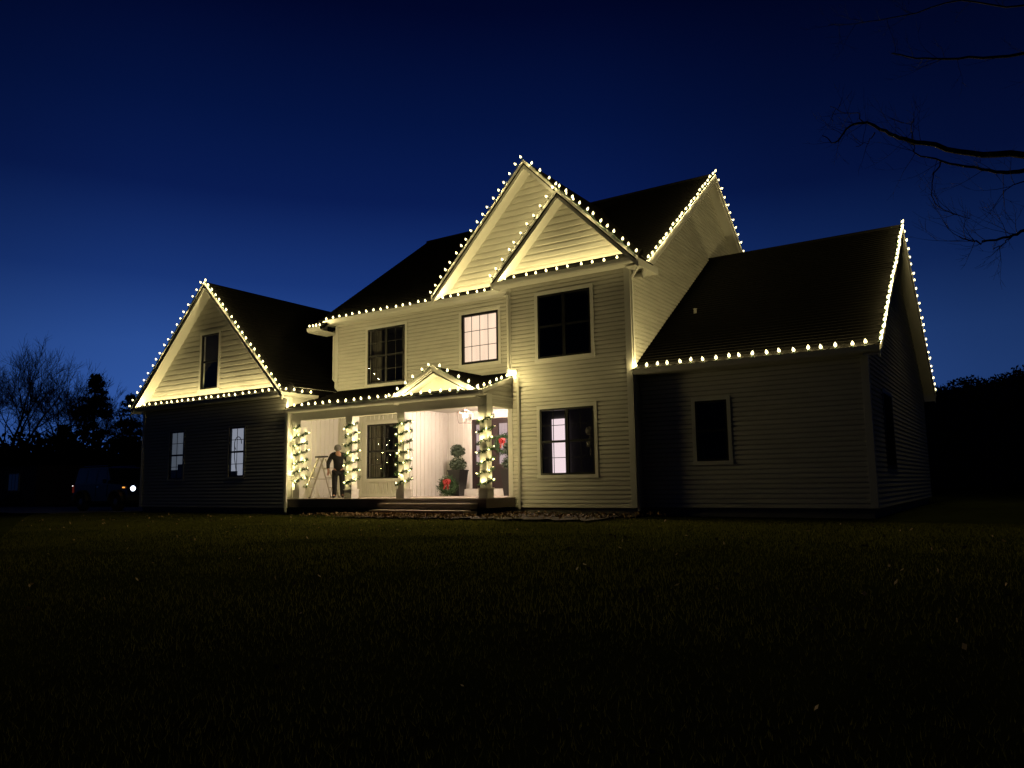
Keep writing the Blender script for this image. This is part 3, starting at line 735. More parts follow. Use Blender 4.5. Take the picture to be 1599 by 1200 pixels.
light_string('light string down the far rake of the tall side gable', (-7.10, MAIN_R + .25, MAIN_Z - .13), (-7.10, 27.85, zmain(27.85) + .05), 22, (.35, .5, .8))
light_string('light string along the right wing gutter', (-7.36, 16.44, 2.635), (-2.35, 16.44, 2.635), 19, UP, s=1.15)
light_string('light string up the near rake of the right wing gable', (-2.12, 16.45, zrw(16.45) + .06), (-2.12, MAIN_R - .04, RW_Z + .06), 25, (.5, -.25, .8), s=1.12)
light_string('light string down the far rake of the right wing gable', (-2.12, MAIN_R + .25, RW_Z - .12), (-2.12, 28.1, zrw(28.1) + .05), 23, (.35, .5, .8), s=1.12)

# ------------------------------------------------------------------ column garlands
def garland(px, label, seed, z0=.0, z1=1.74, turns=6.8, ph=0.0):
    rnd = random.Random(seed); root = empty('garland', (px, 15.395, -.3), label, 'garland', 'lit garlands on the porch columns')
    n = int(turns * 26); pts = []
    for i in range(n + 1):
        g = ph + 2 * math.pi * turns * i / n; r = .155 + .025 * math.cos(4 * g + math.pi)
        pts.append(Vector((px + r * math.cos(g), 15.395 + r * math.sin(g), z0 + (z1 - z0) * i / n + .02 * math.sin(i * .9))))
    MB().tube(pts, .007, 4).build('cord', M['cord'], root)
    g = MB()
    for i, p in enumerate(pts):
        out = Vector((p.x - px, p.y - 15.395, 0)).normalized()
        for k in range(11):
            c = p + Vector((rnd.gauss(0, .022), rnd.gauss(0, .022), rnd.gauss(0, .022))) + out * rnd.uniform(0, .03)
            g.leaf(c, rnd.uniform(.018, .042), rnd, .35)
    g.build('greenery', M['green'], root, kind='stuff')
    nb = 24
    for k in range(nb):
        i = int((k + .5) * n / nb); p = pts[i]; out = Vector((p.x - px, p.y - 15.395, 0)).normalized()
        put_bulb(root, p + out * .012, out * .8 + Vector((0, 0, rnd.uniform(-.2, .9))), .74, .5, garland_lamp)
garland(POSTS[0], 'lit garland spiralling up the porch column by the ladder', 1, ph=.3)
garland(POSTS[1], 'lit garland spiralling up the porch column beside the bending man', 2, ph=1.6)
garland(POSTS[2], 'lit garland on the porch column in front of the black window', 3, ph=2.9)
garland(POSTS[3], 'lit garland on the porch column in front of the door', 4, ph=4.0)

# ------------------------------------------------------------------ porch things
# lantern
LX, LY = -12.71, 17.0
L = empty('pendant_lantern', (LX, LY, 2.22), 'glowing open-frame pendant lantern under the porch ceiling', 'lantern')
MB().lathe([(.07, -.025), (.075, 0)], 14, (LX, LY, 2.224)).build('canopy', M['iron'], L)
MB().tube([(LX, LY, 2.20), (LX, LY, 2.06)], .007, 6).build('stem', M['iron'], L)
f = MB(); s0, s1, zb, zt = .125, .165, 1.69, 1.98
for sx in (-1, 1):
    for sy in (-1, 1):
        f.tube([(LX + sx * s0, LY + sy * s0, zb), (LX + sx * s1, LY + sy * s1, zt), (LX, LY, 2.07)], .006, 5)
for (s_, z_) in ((s0, zb), (s1, zt)):
    c4 = [(LX - s_, LY - s_, z_), (LX + s_, LY - s_, z_), (LX + s_, LY + s_, z_), (LX - s_, LY + s_, z_), (LX - s_, LY - s_, z_)]
    f.tube(c4, .006, 5)
f.tube([(LX, LY, 2.07), (LX, LY, 1.78)], .005, 5); f.tube([(LX - .05, LY, 1.79), (LX + .05, LY, 1.79)], .005, 5); f.tube([(LX, LY - .05, 1.79), (LX, LY + .05, 1.79)], .005, 5)
f.build('frame', M['iron'], L)
cand = emit('candle bulb', (1.0, 0.80, 0.66), 60.0)
for dx, dy in ((-.05, 0), (.05, 0), (0, -.05), (0, .05)):
    c = MB().lathe([(.009, 0), (.009, .055)], 8, (LX + dx, LY + dy, 1.79)).build('candle', M['trim'], L)
    MB().lathe([(.010, 0), (.022, .025), (.016, .05), (.001, .085)], 8, (LX + dx, LY + dy, 1.848)).build('flame_bulb', cand, c)
pl = bpy.data.lights.new('lantern_light', 'POINT'); pl.energy = LANTERN_W; pl.color = (1.0, 0.73, 0.57); pl.shadow_soft_size = .05
plo = bpy.data.objects.new('lantern_light', pl); col.objects.link(plo); plo.parent = L; plo.location = Vector((LX, LY, 1.93)) - ORG[L.name]

def leaf_ball(mb, c, r, n, size, rnd, squash=1.0):
    for _ in range(n):
        d = Vector((rnd.gauss(0, 1), rnd.gauss(0, 1), rnd.gauss(0, 1))).normalized() * r * rnd.uniform(.62, 1.12)
        d.z *= squash
        mb.leaf(Vector(c) + d, size * rnd.uniform(.7, 1.3), rnd, .6)

def topiary(x, y, label, seed):
    rnd = random.Random(seed)
    t = empty('topiary', (x, y, -.322), label, 'topiary', 'topiaries beside the door')
    po = MB(); a, b = .145, .215; z0, z1 = -.318, .40
    vs = []
    for (s_, z_) in ((a, z0), (b, z1), (b + .015, z1), (b + .015, z1 + .04), (b - .03, z1 + .04), (b - .04, z1 - .03)):
        vs += [(x - s_, y - s_, z_), (x + s_, y - s_, z_), (x + s_, y + s_, z_), (x - s_, y + s_, z_)]
    fs = [(3, 2, 1, 0)]
    for k in range(5):
        for i in range(4): fs.append((k * 4 + i, k * 4 + (i + 1) % 4, (k + 1) * 4 + (i + 1) % 4, (k + 1) * 4 + i))
    po.add(vs, fs).build('planter', M['pot'], t)
    MB().box(x - .18, x + .18, y - .18, y + .18, .33, .38).build('soil', M['soil'], t)
    MB().tube([(x, y, .35), (x + .01, y, .7), (x, y, 1.05)], .018, 7).build('stem', M['wood'], t)
    for (zc, r) in ((.585, .235), (1.0, .20)):
        g = MB(); g.lathe([(.02, -r * .75), (r * .55, -r * .5), (r * .68, 0), (r * .55, r * .5), (.02, r * .75)], 12, (x, y, zc))
        leaf_ball(g, (x, y, zc), r, 620, .034, rnd, .9); g.build('foliage', M['box'], t)
topiary(-13.92, 18.25, 'double-ball topiary in a black planter left of the front door', 5)
topiary(-12.02, 18.2, 'topiary in a black planter right of the door, half hidden by the bay', 6)

def bow(root, c, face, s):
    c = Vector(c); fx = Vector(face).normalized(); r = Vector((0, 0, 1)).cross(fx).normalized(); u = fx.cross(r)
    for sg in (-1, 1):
        for (ang, ln) in ((.45, 1.0), (-.35, .85), (1.1, .8)):
            d = (r * sg * math.cos(ang) + u * math.sin(ang)); pts = []
            m = MB(); w = u * math.cos(ang) - r * sg * math.sin(ang)
            prof = [(0, .0), (.5, .35), (1.0, .22), (1.05, .0), (.9, -.1), (0, .0)]
            q = [c + d * s * ln * a + fx * s * b for a, b in prof]
            for i in range(len(q) - 1):
                m.add([q[i] - w * s * .26, q[i + 1] - w * s * .26, q[i + 1] + w * s * .26, q[i] + w * s * .26], [(0, 1, 2, 3)])
            m.build('bow_loop', M['ribbon'], root, smooth=True)
        t = MB(); q = [c, c + r * sg * s * .3 - u * s * .7 + fx * s * .15, c + r * sg * s * .5 - u * s * 1.6 + fx * s * .1]
        for i in range(2):
            t.add([q[i] - r * s * .2, q[i + 1] - r * s * .2, q[i + 1] + r * s * .2, q[i] + r * s * .2], [(0, 1, 2, 3)])
        t.build('bow_tail', M['ribbon'], root)
    MB().lathe([(.02, -s * .25), (s * .25, 0), (.02, s * .25)], 10, c + fx * s * .2, fx).build('bow_knot', M['ribbon'], root, smooth=True)

def wreath(c, face, r, tr, label, seed, bs):
    rnd = random.Random(seed); c = Vector(c); fx = Vector(face).normalized(); a = Vector((0, 0, 1)).cross(fx).normalized(); u = fx.cross(a)
    root = empty('wreath', c, label, 'wreath'); g = MB()
    ring = [c + a * r * math.cos(2 * math.pi * i / 28) + u * r * math.sin(2 * math.pi * i / 28) for i in range(29)]
    g.tube(ring, tr * .45, 6)
    for _ in range(1500):
        t = rnd.uniform(0, 2 * math.pi); p = c + (a * math.cos(t) + u * math.sin(t)) * (r + rnd.gauss(0, tr * .55)) + fx * rnd.gauss(.01, tr * .4)
        g.leaf(p, rnd.uniform(.02, .05), rnd, .28)
    g.build('greenery', M['green'], root, kind='stuff'); bow(root, c + fx * (tr + .02) + u * r * .35, face, bs)
wreath((-12.62, 18.78, 1.17), (.1, -1, 0), .24, .085, 'evergreen wreath with a red bow hung on the front door', 11, .12)
wreath((-13.93, 17.78, -.02), (.35, -1, .25), .20, .11, 'bushy evergreen wreath with red ribbon leaning at the planter foot', 12, .125)

# step ladder
def ladder(x, y, ang):
    root = empty('step_ladder', (x, y, -.322), 'small open aluminium step ladder standing on the porch deck', 'ladder')
    ca, sa = math.cos(ang), math.sin(ang)
    T = lambda u, v_, w: (x + u * ca - v_ * sa, y + u * sa + v_ * ca, -.32 + w)
    h = 1.18
    for sg in (-1, 1):
        MB().tube([T(sg * .24, -.48, 0), T(sg * .15, 0, h)], .030, 4).build('front_rail', M['alu'], root)
        MB().tube([T(sg * .25, .48, 0), T(sg * .14, .06, h - .04)], .024, 4).build('rear_rail', M['alu'], root)
        MB().tube([T(sg * .19, -.25, .55), T(sg * .19, .27, .55)], .010, 4).build('spreader', M['alu'], root)
        MB().tube([T(sg * .24, .44, .08), T(0, .37, .30)], .010, 4).build('brace', M['alu'], root)
        for yy, ww in ((-.48, .24), (.48, .25)):
            q = T(sg * ww, yy, .012); MB().box(q[0] - .025, q[0] + .025, q[1] - .025, q[1] + .025, -.32, -.29).build('foot', M['plastic'], root)
    for k in (1, 2, 3):
        t = k / 4; ww = .24 - .09 * t - .01; yy = -.48 * (1 - t); zz = h * t
        a, b, c, d = T(-ww, yy - .04, zz), T(ww, yy - .04, zz), T(ww, yy + .045, zz), T(-ww, yy + .045, zz)
        MB().prism([a, b, c, d], (0, 0, .022)).build('step', M['alu'], root)
    for t in (.25, .5, .72):
        MB().tube([T(-.25 + .11 * t, .48 - .42 * t, h * t), T(.25 - .11 * t, .48 - .42 * t, h * t)], .012, 4).build('rear_bar', M['alu'], root)
    MB().prism([T(-.20, -.10, h), T(.20, -.10, h), T(.20, .12, h), T(-.20, .12, h)], (0, 0, .045)).build('top_cap', M['plastic'], root)
    MB().prism([T(-.15, .10, .86), T(.15, .10, .86), T(.17, .42, .86), T(-.17, .42, .86)], (0, 0, .025)).build('paint_shelf', M['alu'], root)
ladder(-17.26, 15.98, R(-14))

# person
def skin_mesh(name, V, E, m, parent, root=0, subs=2, off=(0, 0, 0), T=None):
    me = bpy.data.meshes.new(name); pts = [T(p[:3]) for p in V]
    me.from_pydata([tuple(Vector(p) - ORG[parent.name]) for p in pts], E, []); o = bpy.data.objects.new('tmp', me); col.objects.link(o)
    md = o.modifiers.new('s', 'SKIN'); md.use_smooth_shade = True
    if not me.skin_vertices: me.skin_vertices_add() if hasattr(me, 'skin_vertices_add') else None
    if me.skin_vertices:
        for i, d in enumerate(me.skin_vertices[0].data):
            r = V[i][3]; d.radius = (r, V[i][4] if len(V[i]) > 4 else r); d.use_root = (i == root)
    o.modifiers.new('ss', 'SUBSURF').levels = subs
    dg = bpy.context.evaluated_depsgraph_get(); ev = o.evaluated_get(dg)
    nm = bpy.data.meshes.new_from_object(ev); nm.name = name
    bpy.data.objects.remove(o); nm.materials.clear(); nm.materials.append(m)
    nm.polygons.foreach_set('use_smooth', [True] * len(nm.polygons))
    return link(name, nm, parent)

def ensure_skin(me):
    pass

def person(x, y, ang):
    root = empty('person', (x, y, -.322), 'person in black jacket, black trousers and grey cap bending on the porch', 'person')
    ca, sa = math.cos(ang), math.sin(ang)
    T = lambda p: (x + p[0] * ca - p[1] * sa, y + p[0] * sa + p[1] * ca, -.322 + p[2] * .93)
    V = [(0, .06, .86, .12, .10), (0, .02, 1.02, .12, .10), (0, -.08, 1.20, .14, .10), (0, -.15, 1.32, .10, .08), (0, -.22, 1.385, .052), (0, -.275, 1.43, .065, .072), (0, -.315, 1.505, .085, .090), (0, -.315, 1.575, .055, .06), (0, -.400, 1.455, .014),
         # image-left arm hanging
         (-.17, -.12, 1.31, .055), (-.28, -.08, 1.08, .045), (-.27, -.20, .86, .030), (-.265, -.235, .79, .032, .018),
         # image-right arm bent forward to the column
         (.17, -.12, 1.31, .055), (.29, -.10, 1.10, .045), (.31, -.30, .95, .030), (.32, -.36, .91, .032, .018),
         # legs
         (-.095, .05, .80, .085), (-.10, .0, .47, .060), (-.10, .05, .09, .040), (-.11, -.10, .04, .035),
         (.095, .07, .80, .085), (.11, .08, .47, .060), (.12, .16, .09, .040), (.14, .02, .04, .035)]
    E = [(0, 1), (1, 2), (2, 3), (3, 4), (4, 5), (5, 6), (6, 7), (6, 8), (3, 9), (9, 10), (10, 11), (11, 12), (3, 13), (13, 14), (14, 15), (15, 16), (0, 17), (17, 18), (18, 19), (19, 20), (0, 21), (21, 22), (22, 23), (23, 24)]
    for (h, b, dx, dy, dz) in ((12, Vector((-.265, -.235, .79)), .0, -.12, -1.0), (16, Vector((.32, -.36, .91)), .1, -.9, -.45)):
        d = Vector((dx, dy, dz)).normalized(); sd = Vector((1, 0, 0)) if h == 12 else Vector((.9, .1, .3)); cu = d.cross(sd).normalized()
        if cu.y > 0: cu = -cu
        for k, (o_, ln) in enumerate(((-.024, .062), (-.008, .075), (.008, .07), (.024, .055))):
            a = b + sd * o_ + d * .035; m_ = a + d * ln * .55 + cu * .008; e_ = a + d * ln + cu * .026
            n = len(V); V += [(*a, .009), (*m_, .0085), (*e_, .007)]; E += [(h, n), (n, n + 1), (n + 1, n + 2)]
        a = b + sd * (.034 if h == 12 else -.034) + cu * .012; e_ = a + d * .045 + cu * .02; n = len(V); V += [(*a, .010), (*e_, .008)]; E += [(h, n), (n, n + 1)]
    skin_mesh('body', V, E, M['skin'], root, T=T)
    J = [(0, .06, .86, .135, .11), (0, .02, 1.02, .150, .12), (0, -.08, 1.20, .175, .13), (0, -.145, 1.33, .120, .10), (0, -.205, 1.405, .084),
         (-.18, -.12, 1.31, .078), (-.285, -.08, 1.08, .064), (-.272, -.19, .88, .048), (.18, -.12, 1.31, .078), (.295, -.10, 1.10, .064), (.308, -.27, .97, .048)]
    skin_mesh('jacket', J, [(0, 1), (1, 2), (2, 3), (3, 4), (3, 5), (5, 6), (6, 7), (3, 8), (8, 9), (9, 10)], M['jacket'], root, root=1, T=T)
    P = [(0, .06, .87, .145, .12), (-.095, .05, .78, .105), (-.102, .0, .47, .082), (-.102, .05, .015, .066), (.095, .07, .78, .105), (.112, .08, .47, .082), (.122, .16, .015, .066)]
    skin_mesh('trousers', P, [(0, 1), (1, 2), (2, 3), (0, 4), (4, 5), (5, 6)], M['jeans'], root, T=T)
    for (a, b) in (((-.10, .09), (-.115, -.13)), ((.12, .20), (.145, -.01))):
        skin_mesh('shoe', [(a[0], a[1], .05, .046, .05), ((a[0] + b[0]) / 2, (a[1] + b[1]) / 2, .046, .046, .044), (b[0], b[1], .036, .040, .030)], [(0, 1), (1, 2)], M['shoe'], root, root=1, T=T)
    cb = MB(); c = Vector(T((0, -.315, 1.535))); tilt = Vector((T((0, -.55, 1))[0] - T((0, 0, 1))[0], T((0, -.55, 1))[1] - T((0, 0, 1))[1], .92))
    cb.lathe([(.104, -.03), (.105, .015), (.090, .06), (.055, .088), (.003, .098)], 16, c, tilt); fw = (Vector(T((0, -1, 0))) - Vector(T((0, 0, 0)))).normalized()
    rr = Vector((0, 0, 1)).cross(fw); bs = c + fw * .085 - Vector((0, 0, .035))
    cb.prism([bs - rr * .075, bs + rr * .075, bs + rr * .055 + fw * .075 - Vector((0, 0, .055)), bs + fw * .09 - Vector((0, 0, .062)), bs - rr * .055 + fw * .075 - Vector((0, 0, .055))], (0, 0, .010))
    cb.build('cap', M['cap'], root, smooth=True)
    for sg in (-1, 1):
        MB().lathe([(.003, -.02), (.016, 0), (.003, .02)], 8, T((sg * .088, -.31, 1.49)), (sg, 0, 0)).build('ear', M['skin'], root, smooth=True)
person(-16.62, 16.05, R(42))

# ------------------------------------------------------------------ bed of mulch and leaf litter, grass
sheet('planting_bed', M['mulch'], -14.6, -7.2, 13.75, 14.95, 0.05, 40, 4, kind='structure', label='narrow mulch bed along the steps and bay')
sheet('planting_bed', M['mulch'], -10.7, -7.3, 14.9, 16.5, 0.055, 20, 4, kind='structure', label='mulch bed at the foot of the bay')
rnd = random.Random(77); lf = MB()
for _ in range(2600):
    u = rnd.random()
    x = rnd.gauss(-12.4, 1.3) if u < .6 else rnd.uniform(-14.6, -6.6); y = rnd.uniform(13.6, 14.7) if x < -10.6 else rnd.uniform(13.9, 16.4)
    lf.leaf((x, y, gz(x, y) + rnd.uniform(.06, .12)), rnd.uniform(.018, .045), rnd, .6)
for _ in range(420):
    x = rnd.uniform(-24, 1); y = rnd.uniform(3.5, 14.5)
    lf.leaf((x, y, gz(x, y) + rnd.uniform(.03, .07)), rnd.uniform(.02, .04), rnd, .6)
lf.build('leaf_litter', M['leaf'], kind='stuff', label='dry leaves scattered along the foundation and lawn', cat='leaves')

def grass():
    g = np.random.default_rng(5); N = 330000
    t = g.random(N); y = 15.1 - 13.4 * t ** 1.25; half = 3 + y * 1.35
    x = -y * .655 + (g.random(N) * 2 - 1) * half * .95
    keep = (g.random(N) < np.clip((y - 2.0) / 9, .45, 1)) & (x < 3) & (x > -38) & ~((x > -17.8) & (x < -7.3) & (y > 13.75) & (g.random(N) < .93)) & ~((x < -26.4) & (y > 15.3))
    x, y = x[keep], y[keep]; N = len(x)
    tt = np.clip(14.3 - y, 0, 17); z = -.78 - .0046 * tt * tt - .13 * np.clip((-x - 25.5) / 6, 0, 1)
    clump = .6 + .6 * np.sin(x * 1.9 + np.sin(y * 1.3) * 2) * np.sin(y * 2.3 + np.sin(x * .9) * 2)
    h = (.022 + .034 * g.random(N)) * (.75 + .35 * clump); a = g.random(N) * 2 * math.pi; w = .0012 + .0016 * g.random(N) + y * .00034
    lx, ly = g.normal(0, .5, N) * h, g.normal(0, .5, N) * h
    v = np.zeros((N, 3, 3)); ca, sa = np.cos(a) * w, np.sin(a) * w
    v[:, 0] = np.stack([x - ca, y - sa, z - .02], 1); v[:, 1] = np.stack([x + ca, y + sa, z - .02], 1); v[:, 2] = np.stack([x + lx, y + ly, z + h], 1)
    me = bpy.data.meshes.new('grass'); me.vertices.add(3 * N); me.vertices.foreach_set('co', v.reshape(-1))
    me.loops.add(3 * N); me.loops.foreach_set('vertex_index', np.arange(3 * N)); me.polygons.add(N)
    me.polygons.foreach_set('loop_start', np.arange(0, 3 * N, 3)); me.update(calc_edges=True); me.validate(); me.materials.append(M['grass'])
    link('grass', me, kind='stuff', label='short winter grass of the front lawn', cat='grass')
grass()

# ------------------------------------------------------------------ parked car
def car():
    root = empty('parked_car', (-32.2, 18.5, -.9), 'dark boxy parked car with one round headlight glowing, beside the garage wing', 'car')
    X = lambda u: -34.45 + u                       # nose towards +X
    Z0 = gz(-32, 18) + .03; Y0, Y1 = 17.62, 19.42
    Z = lambda w: Z0 + w
    prof = [(.02, .55), (.0, .95), (.05, 1.12), (2.95, 1.14), (4.05, 1.06), (4.15, .95), (4.18, .55), (3.95, .42), (3.9, .42), (.25, .42)]
    MB().prism([(X(u), Y0 + .06, Z(w)) for u, w in prof], (0, Y1 - Y0 - .12, 0)).build('body', M['paint'], root)
    cab = MB(); b = [(.08, 1.13), (.14, 1.78), (.25, 1.84), (2.35, 1.84), (2.45, 1.80), (2.95, 1.13)]
    n = len(b); vs = []
    for yy, ins in ((Y0 + .07, 1), (Y1 - .07, -1)):
        for u, w in b: vs.append((X(u), yy + ins * .12 * max(0, (w - 1.13) / .7), Z(w)))
    cab.add(vs, [tuple(range(n)), tuple(range(2 * n - 1, n - 1, -1))] + [((i + 1) % n, i, n + i, n + (i + 1) % n) for i in range(n)])
    cb = cab.build('cabin', M['paint'], root)
    for u0, u1 in ((.25, .95), (1.05, 1.75), (1.85, 2.60)):
        z0, z1 = 1.20, 1.70; ut = min(u1, 2.95 - .5 * (1.70 - 1.13) / .67 - .1)
        f0 = Y0 + .07 + .12 * (z0 - 1.13) / .7 - .008; f1 = Y0 + .07 + .12 * (z1 - 1.13) / .7 - .008
        MB().add([(X(u0), f0, Z(z0)), (X(u1), f0, Z(z0)), (X(ut), f1, Z(z1)), (X(u0 + .04), f1, Z(z1))], [(0, 1, 2, 3)]).build('side_window', M['carglass'], cb)
    MB().add([(X(2.93), Y0 + .2, Z(1.17)), (X(2.93), Y1 - .2, Z(1.17)), (X(2.50), Y1 - .3, Z(1.76)), (X(2.50), Y0 + .3, Z(1.76))], [(0, 1, 2, 3)]).build('windscreen', M['carglass'], cb)
    MB().box(X(1.02), X(1.80), Y0 + .048, Y0 + .062, Z(.58), Z(1.10)).build('door', M['paint'], root)
    d2_ = MB().box(X(1.84), X(2.68), Y0 + .048, Y0 + .062, Z(.58), Z(1.10)).build('door', M['paint'], root)
    MB().box(X(1.9), X(2.05), Y0 + .025, Y0 + .048, Z(1.0), Z(1.03)).build('handle', M['chrome'], d2_)
    MB().box(X(2.55), X(2.65), Y0 - .12, Y0 + .03, Z(1.16), Z(1.32)).build('mirror', M['paint'], root)
    for u in (.75, 3.42):
        for yy, dr in ((Y0 + .02, -1), (Y1 - .02, 1)):
            c = (X(u), yy - dr * .11, Z(.39)); ax = (0, dr, 0)
            w = MB().lathe([(.24, .0), (.36, .0), (.39, .03), (.39, .19), (.36, .22), (.25, .22)], 22, (c[0], c[1] - dr * .11, c[2]), ax).build('wheel', M['tyre'], root)
            MB().lathe([(.245, .0), (.24, .02), (.10, .05), (.0, .05)], 14, (c[0], c[1] + dr * .07, c[2]), ax).build('rim', M['rim'], w)
        fe = []
        for k in range(9):
            g = math.pi * k / 8; fe.append((X(u) - .50 * math.cos(g), Z(.42) + .42 * math.sin(g)))
        ar = MB()
        for (p, q) in zip(fe, fe[1:]):
            ar.prism([(p[0], Y0 - .06, p[1]), (q[0], Y0 - .06, q[1]), (q[0], Y0 - .06, q[1] + .05), (p[0], Y0 - .06, p[1] + .05)], (0, .16, 0))
        ar.build('fender', M['plastic'], root)
    for yy in (Y0 + .28, Y1 - .28):
        h_ = MB().lathe([(.13, -.02), (.13, .03), (.115, .04)], 18, (X(4.16), yy, Z(.93)), (1, 0, 0)).build('headlight', M['chrome'], root)
        MB().lathe([(.112, .0), (.112, .035), (.09, .055), (.0, .06)], 18, (X(4.165), yy, Z(.93)), (1, 0, 0)).build('lens', M['head'], h_)
        MB().lathe([(.05, .0), (.05, .03), (.0, .04)], 12, (X(4.22), yy - .05, Z(.60)), (1, 0, 0)).build('fog_light', M['head'], root)
    MB().box(X(3.86), X(3.98), Y0 + .02, Y0 + .058, Z(.95), Z(1.0)).build('indicator', M['amber'], root)
    for yy in (Y0 + .03, Y1 - .17):
        t_ = MB().box(X(-.03), X(.06), yy, yy + .14, Z(.78), Z(1.10)).build('tail_light', M['tail'], root)
        MB().box(X(-.035), X(.03), yy - .006, yy + .05, Z(1.06), Z(1.09)).build('lamp_glint', M['tail_glint'], t_)
    MB().box(X(4.14), X(4.26), Y0 + .05, Y1 - .05, Z(.46), Z(.66)).build('front_bumper', M['plastic'], root)
    MB().box(X(-.10), X(.05), Y0 + .05, Y1 - .05, Z(.46), Z(.66)).build('rear_bumper', M['plastic'], root)
    for k in range(7):
        MB().box(X(4.15), X(4.17), Y0 + .55 + k * .10, Y0 + .60 + k * .10, Z(.74), Z(1.0)).build('grille_bar', M['plastic'], root)
    for yy in (Y0 + .28, Y1 - .28):
        MB().tube([(X(.35), yy, Z(1.90)), (X(2.2), yy, Z(1.90))], .018, 6).build('roof_rail', M['chrome'], root)
car()

# ------------------------------------------------------------------ neighbouring house
def neighbour():
    x0, x1, y0, y1 = -70, -54.6, 25.6, 33; zb = gz(-60, 28); r = empty('neighbouring_house', (-62, 29, zb), 'low dark brown house behind the car at the edge of the woods', 'house')
    zt = zb + 2.75
    MB().box(x0, x1, y0, y1, zb - .3, zt).build('wall', M['brown'], r)
    zr = zt + .9
    MB().prism([(x0 - .4, y0 - .5, zt), (x0 - .4, y1 + .5, zt), (x0 - .4, (y0 + y1) / 2, zr)], (x1 - x0 + .8, 0, 0)).build('roof', M['roof'], r)
    for xc in (-57.6, -61.5):
        w = MB().box(xc - .75, xc + .75, y0 - .06, y0 + .02, zb + 1.0, zb + 2.2).build('window', M['trim'], r)
        for k in (-1, 0, 1):
            MB().box(xc + k * .46 - .20, xc + k * .46 + .20, y0 - .075, y0 - .05, zb + 1.06, zb + 2.14).build('pane', M['carglass'], w)
    MB().box(x1 - .12, x1 + .03, y0 - .04, y0 + .1, zb, zt).build('corner_board', M['brown'], r)
neighbour()
sh = MB(); rr_ = random.Random(5)
for cx, sl in ((-58.9, 'low dark shrub below the window of the brown house'), (-55.6, 'low dark shrub at the corner of the brown house')):
    cy = 24.7; cz = gz(cx, cy); s = MB()
    for _ in range(320):
        d = Vector((rr_.gauss(0, .42), rr_.gauss(0, .3), abs(rr_.gauss(0, .3)))); s.leaf((cx + d.x, cy + d.y, cz + d.z), .09, rr_, .6)
    s.build('shrub', M['needle'], label=sl, cat='shrub', group='shrubs along the brown house')

# ------------------------------------------------------------------ trees
def grow(mb, p, d, ln, r, lev, rnd, top, spread=.55, kids=(3, 5), rmin=.012):
    n = 4; pts = [Vector(p)]; rs = [r]; dd = Vector(d).normalized()
    for i in range(n):
        dd = (dd + Vector((rnd.gauss(0, .11), rnd.gauss(0, .11), rnd.gauss(.05, .07)))).normalized()
        pts.append(pts[-1] + dd * ln / n); rs.append(r * (1 - .55 * (i + 1) / n))
    mb.tube(pts, rs, 6 if lev == 0 else (4 if lev < 3 else 3), cap=False)
    if lev >= top: return
    k = rnd.randint(*kids)
    for j in range(k):
        t = rnd.uniform(.30, .98) if lev else rnd.uniform(.35, 1.0)
        q = t * n; i = min(n - 1, int(q)); pp = pts[i].lerp(pts[i + 1], q - i)
        ax = Vector((rnd.gauss(0, 1), rnd.gauss(0, 1), rnd.gauss(0, .6))); ax = (ax - dd * ax.dot(dd)).normalized()
        nd = (dd * (1 - spread * .5) + ax * spread * rnd.uniform(.7, 1.25) + Vector((0, 0, .12))).normalized()
        grow(mb, pp, nd, ln * rnd.uniform(.5, .74), max(rmin, rs[i] * rnd.uniform(.45, .65)), lev + 1, rnd, top, spread, kids, rmin)
    grow(mb, pts[-1], dd, ln * .62, max(rmin, rs[-1]), lev + 1, rnd, top, spread, kids, rmin)

def bare_tree(x, y, h, label, seed, top=5, spread=.6):
    rnd = random.Random(seed); z = gz(x, y); t = empty('bare_tree', (x, y, z), label, 'tree', 'bare trees beyond the drive')
    tr = MB(); a = Vector((x, y, z - .2)); pts = [a, a + Vector((.1, 0, h * .12)), a + Vector((-.05, .1, h * .26))]; tr.tube(pts, [.34, .26, .22], 8)
    tr.build('trunk', M['wood'], t)
    c = MB()
    for k in range(5):
        g = k * 2 * math.pi / 5 + rnd.uniform(-.3, .3); d = Vector((math.cos(g) * spread, math.sin(g) * spread, 1.0))
        grow(c, pts[-1] - Vector((0, 0, rnd.uniform(0, h * .08))), d, h * .34, .15, 1, rnd, top, spread, (4, 5))
    c.build('crown', M['wood'], t)
bare_tree(-71.5, 31.2, 14.5, 'wide bare tree with arching limbs above the brown house', 31)
bare_tree(-66, 33.5, 11.5, 'smaller bare tree with fanned limbs between wide tree and evergreen', 32)
bare_tree(-80, 30, 15, 'tall bare tree at the left edge of the photo', 33)
bare_tree(-72, 44.0, 11, 'slender bare tree just right of the evergreens', 34)

def evergreen(x, y, h, r, label, seed):
    rnd = random.Random(seed); z = gz(x, y); t = empty('evergreen_tree', (x, y, z), label, 'tree', 'evergreens beyond the drive')
    MB().tube([(x, y, z - .2), (x, y, z + h * .96)], [.22, .03], 7).build('trunk', M['wood'], t)
    c = MB()
    for k in range(int(h * 11)):
        f = rnd.random() ** 1.2; zz = z + h * (.08 + .92 * f); rad = r * (1 - f) ** .62 * rnd.uniform(.55, 1.08) + .12; g = rnd.uniform(0, 6.283)
        tip = Vector((x + math.cos(g) * rad, y + math.sin(g) * rad, zz - .12 * rad + rnd.uniform(0, .3))); bs = Vector((x, y, zz))
        for i in range(80):
            q = bs.lerp(tip, rnd.random() ** .6) + Vector((rnd.gauss(0, .16), rnd.gauss(0, .16), rnd.gauss(0, .11)))
            c.leaf(q, rnd.uniform(.09, .2), rnd, .4)
    c.build('crown', M['needle'], t)
evergreen(-64.0, 34.2, 10.4, 3.3, 'broad dark evergreen with blunt top beyond the parked car', 41)
evergreen(-62.0, 36.2, 8.6, 2.7, 'shorter evergreen close to the garage wing roof edge', 42)
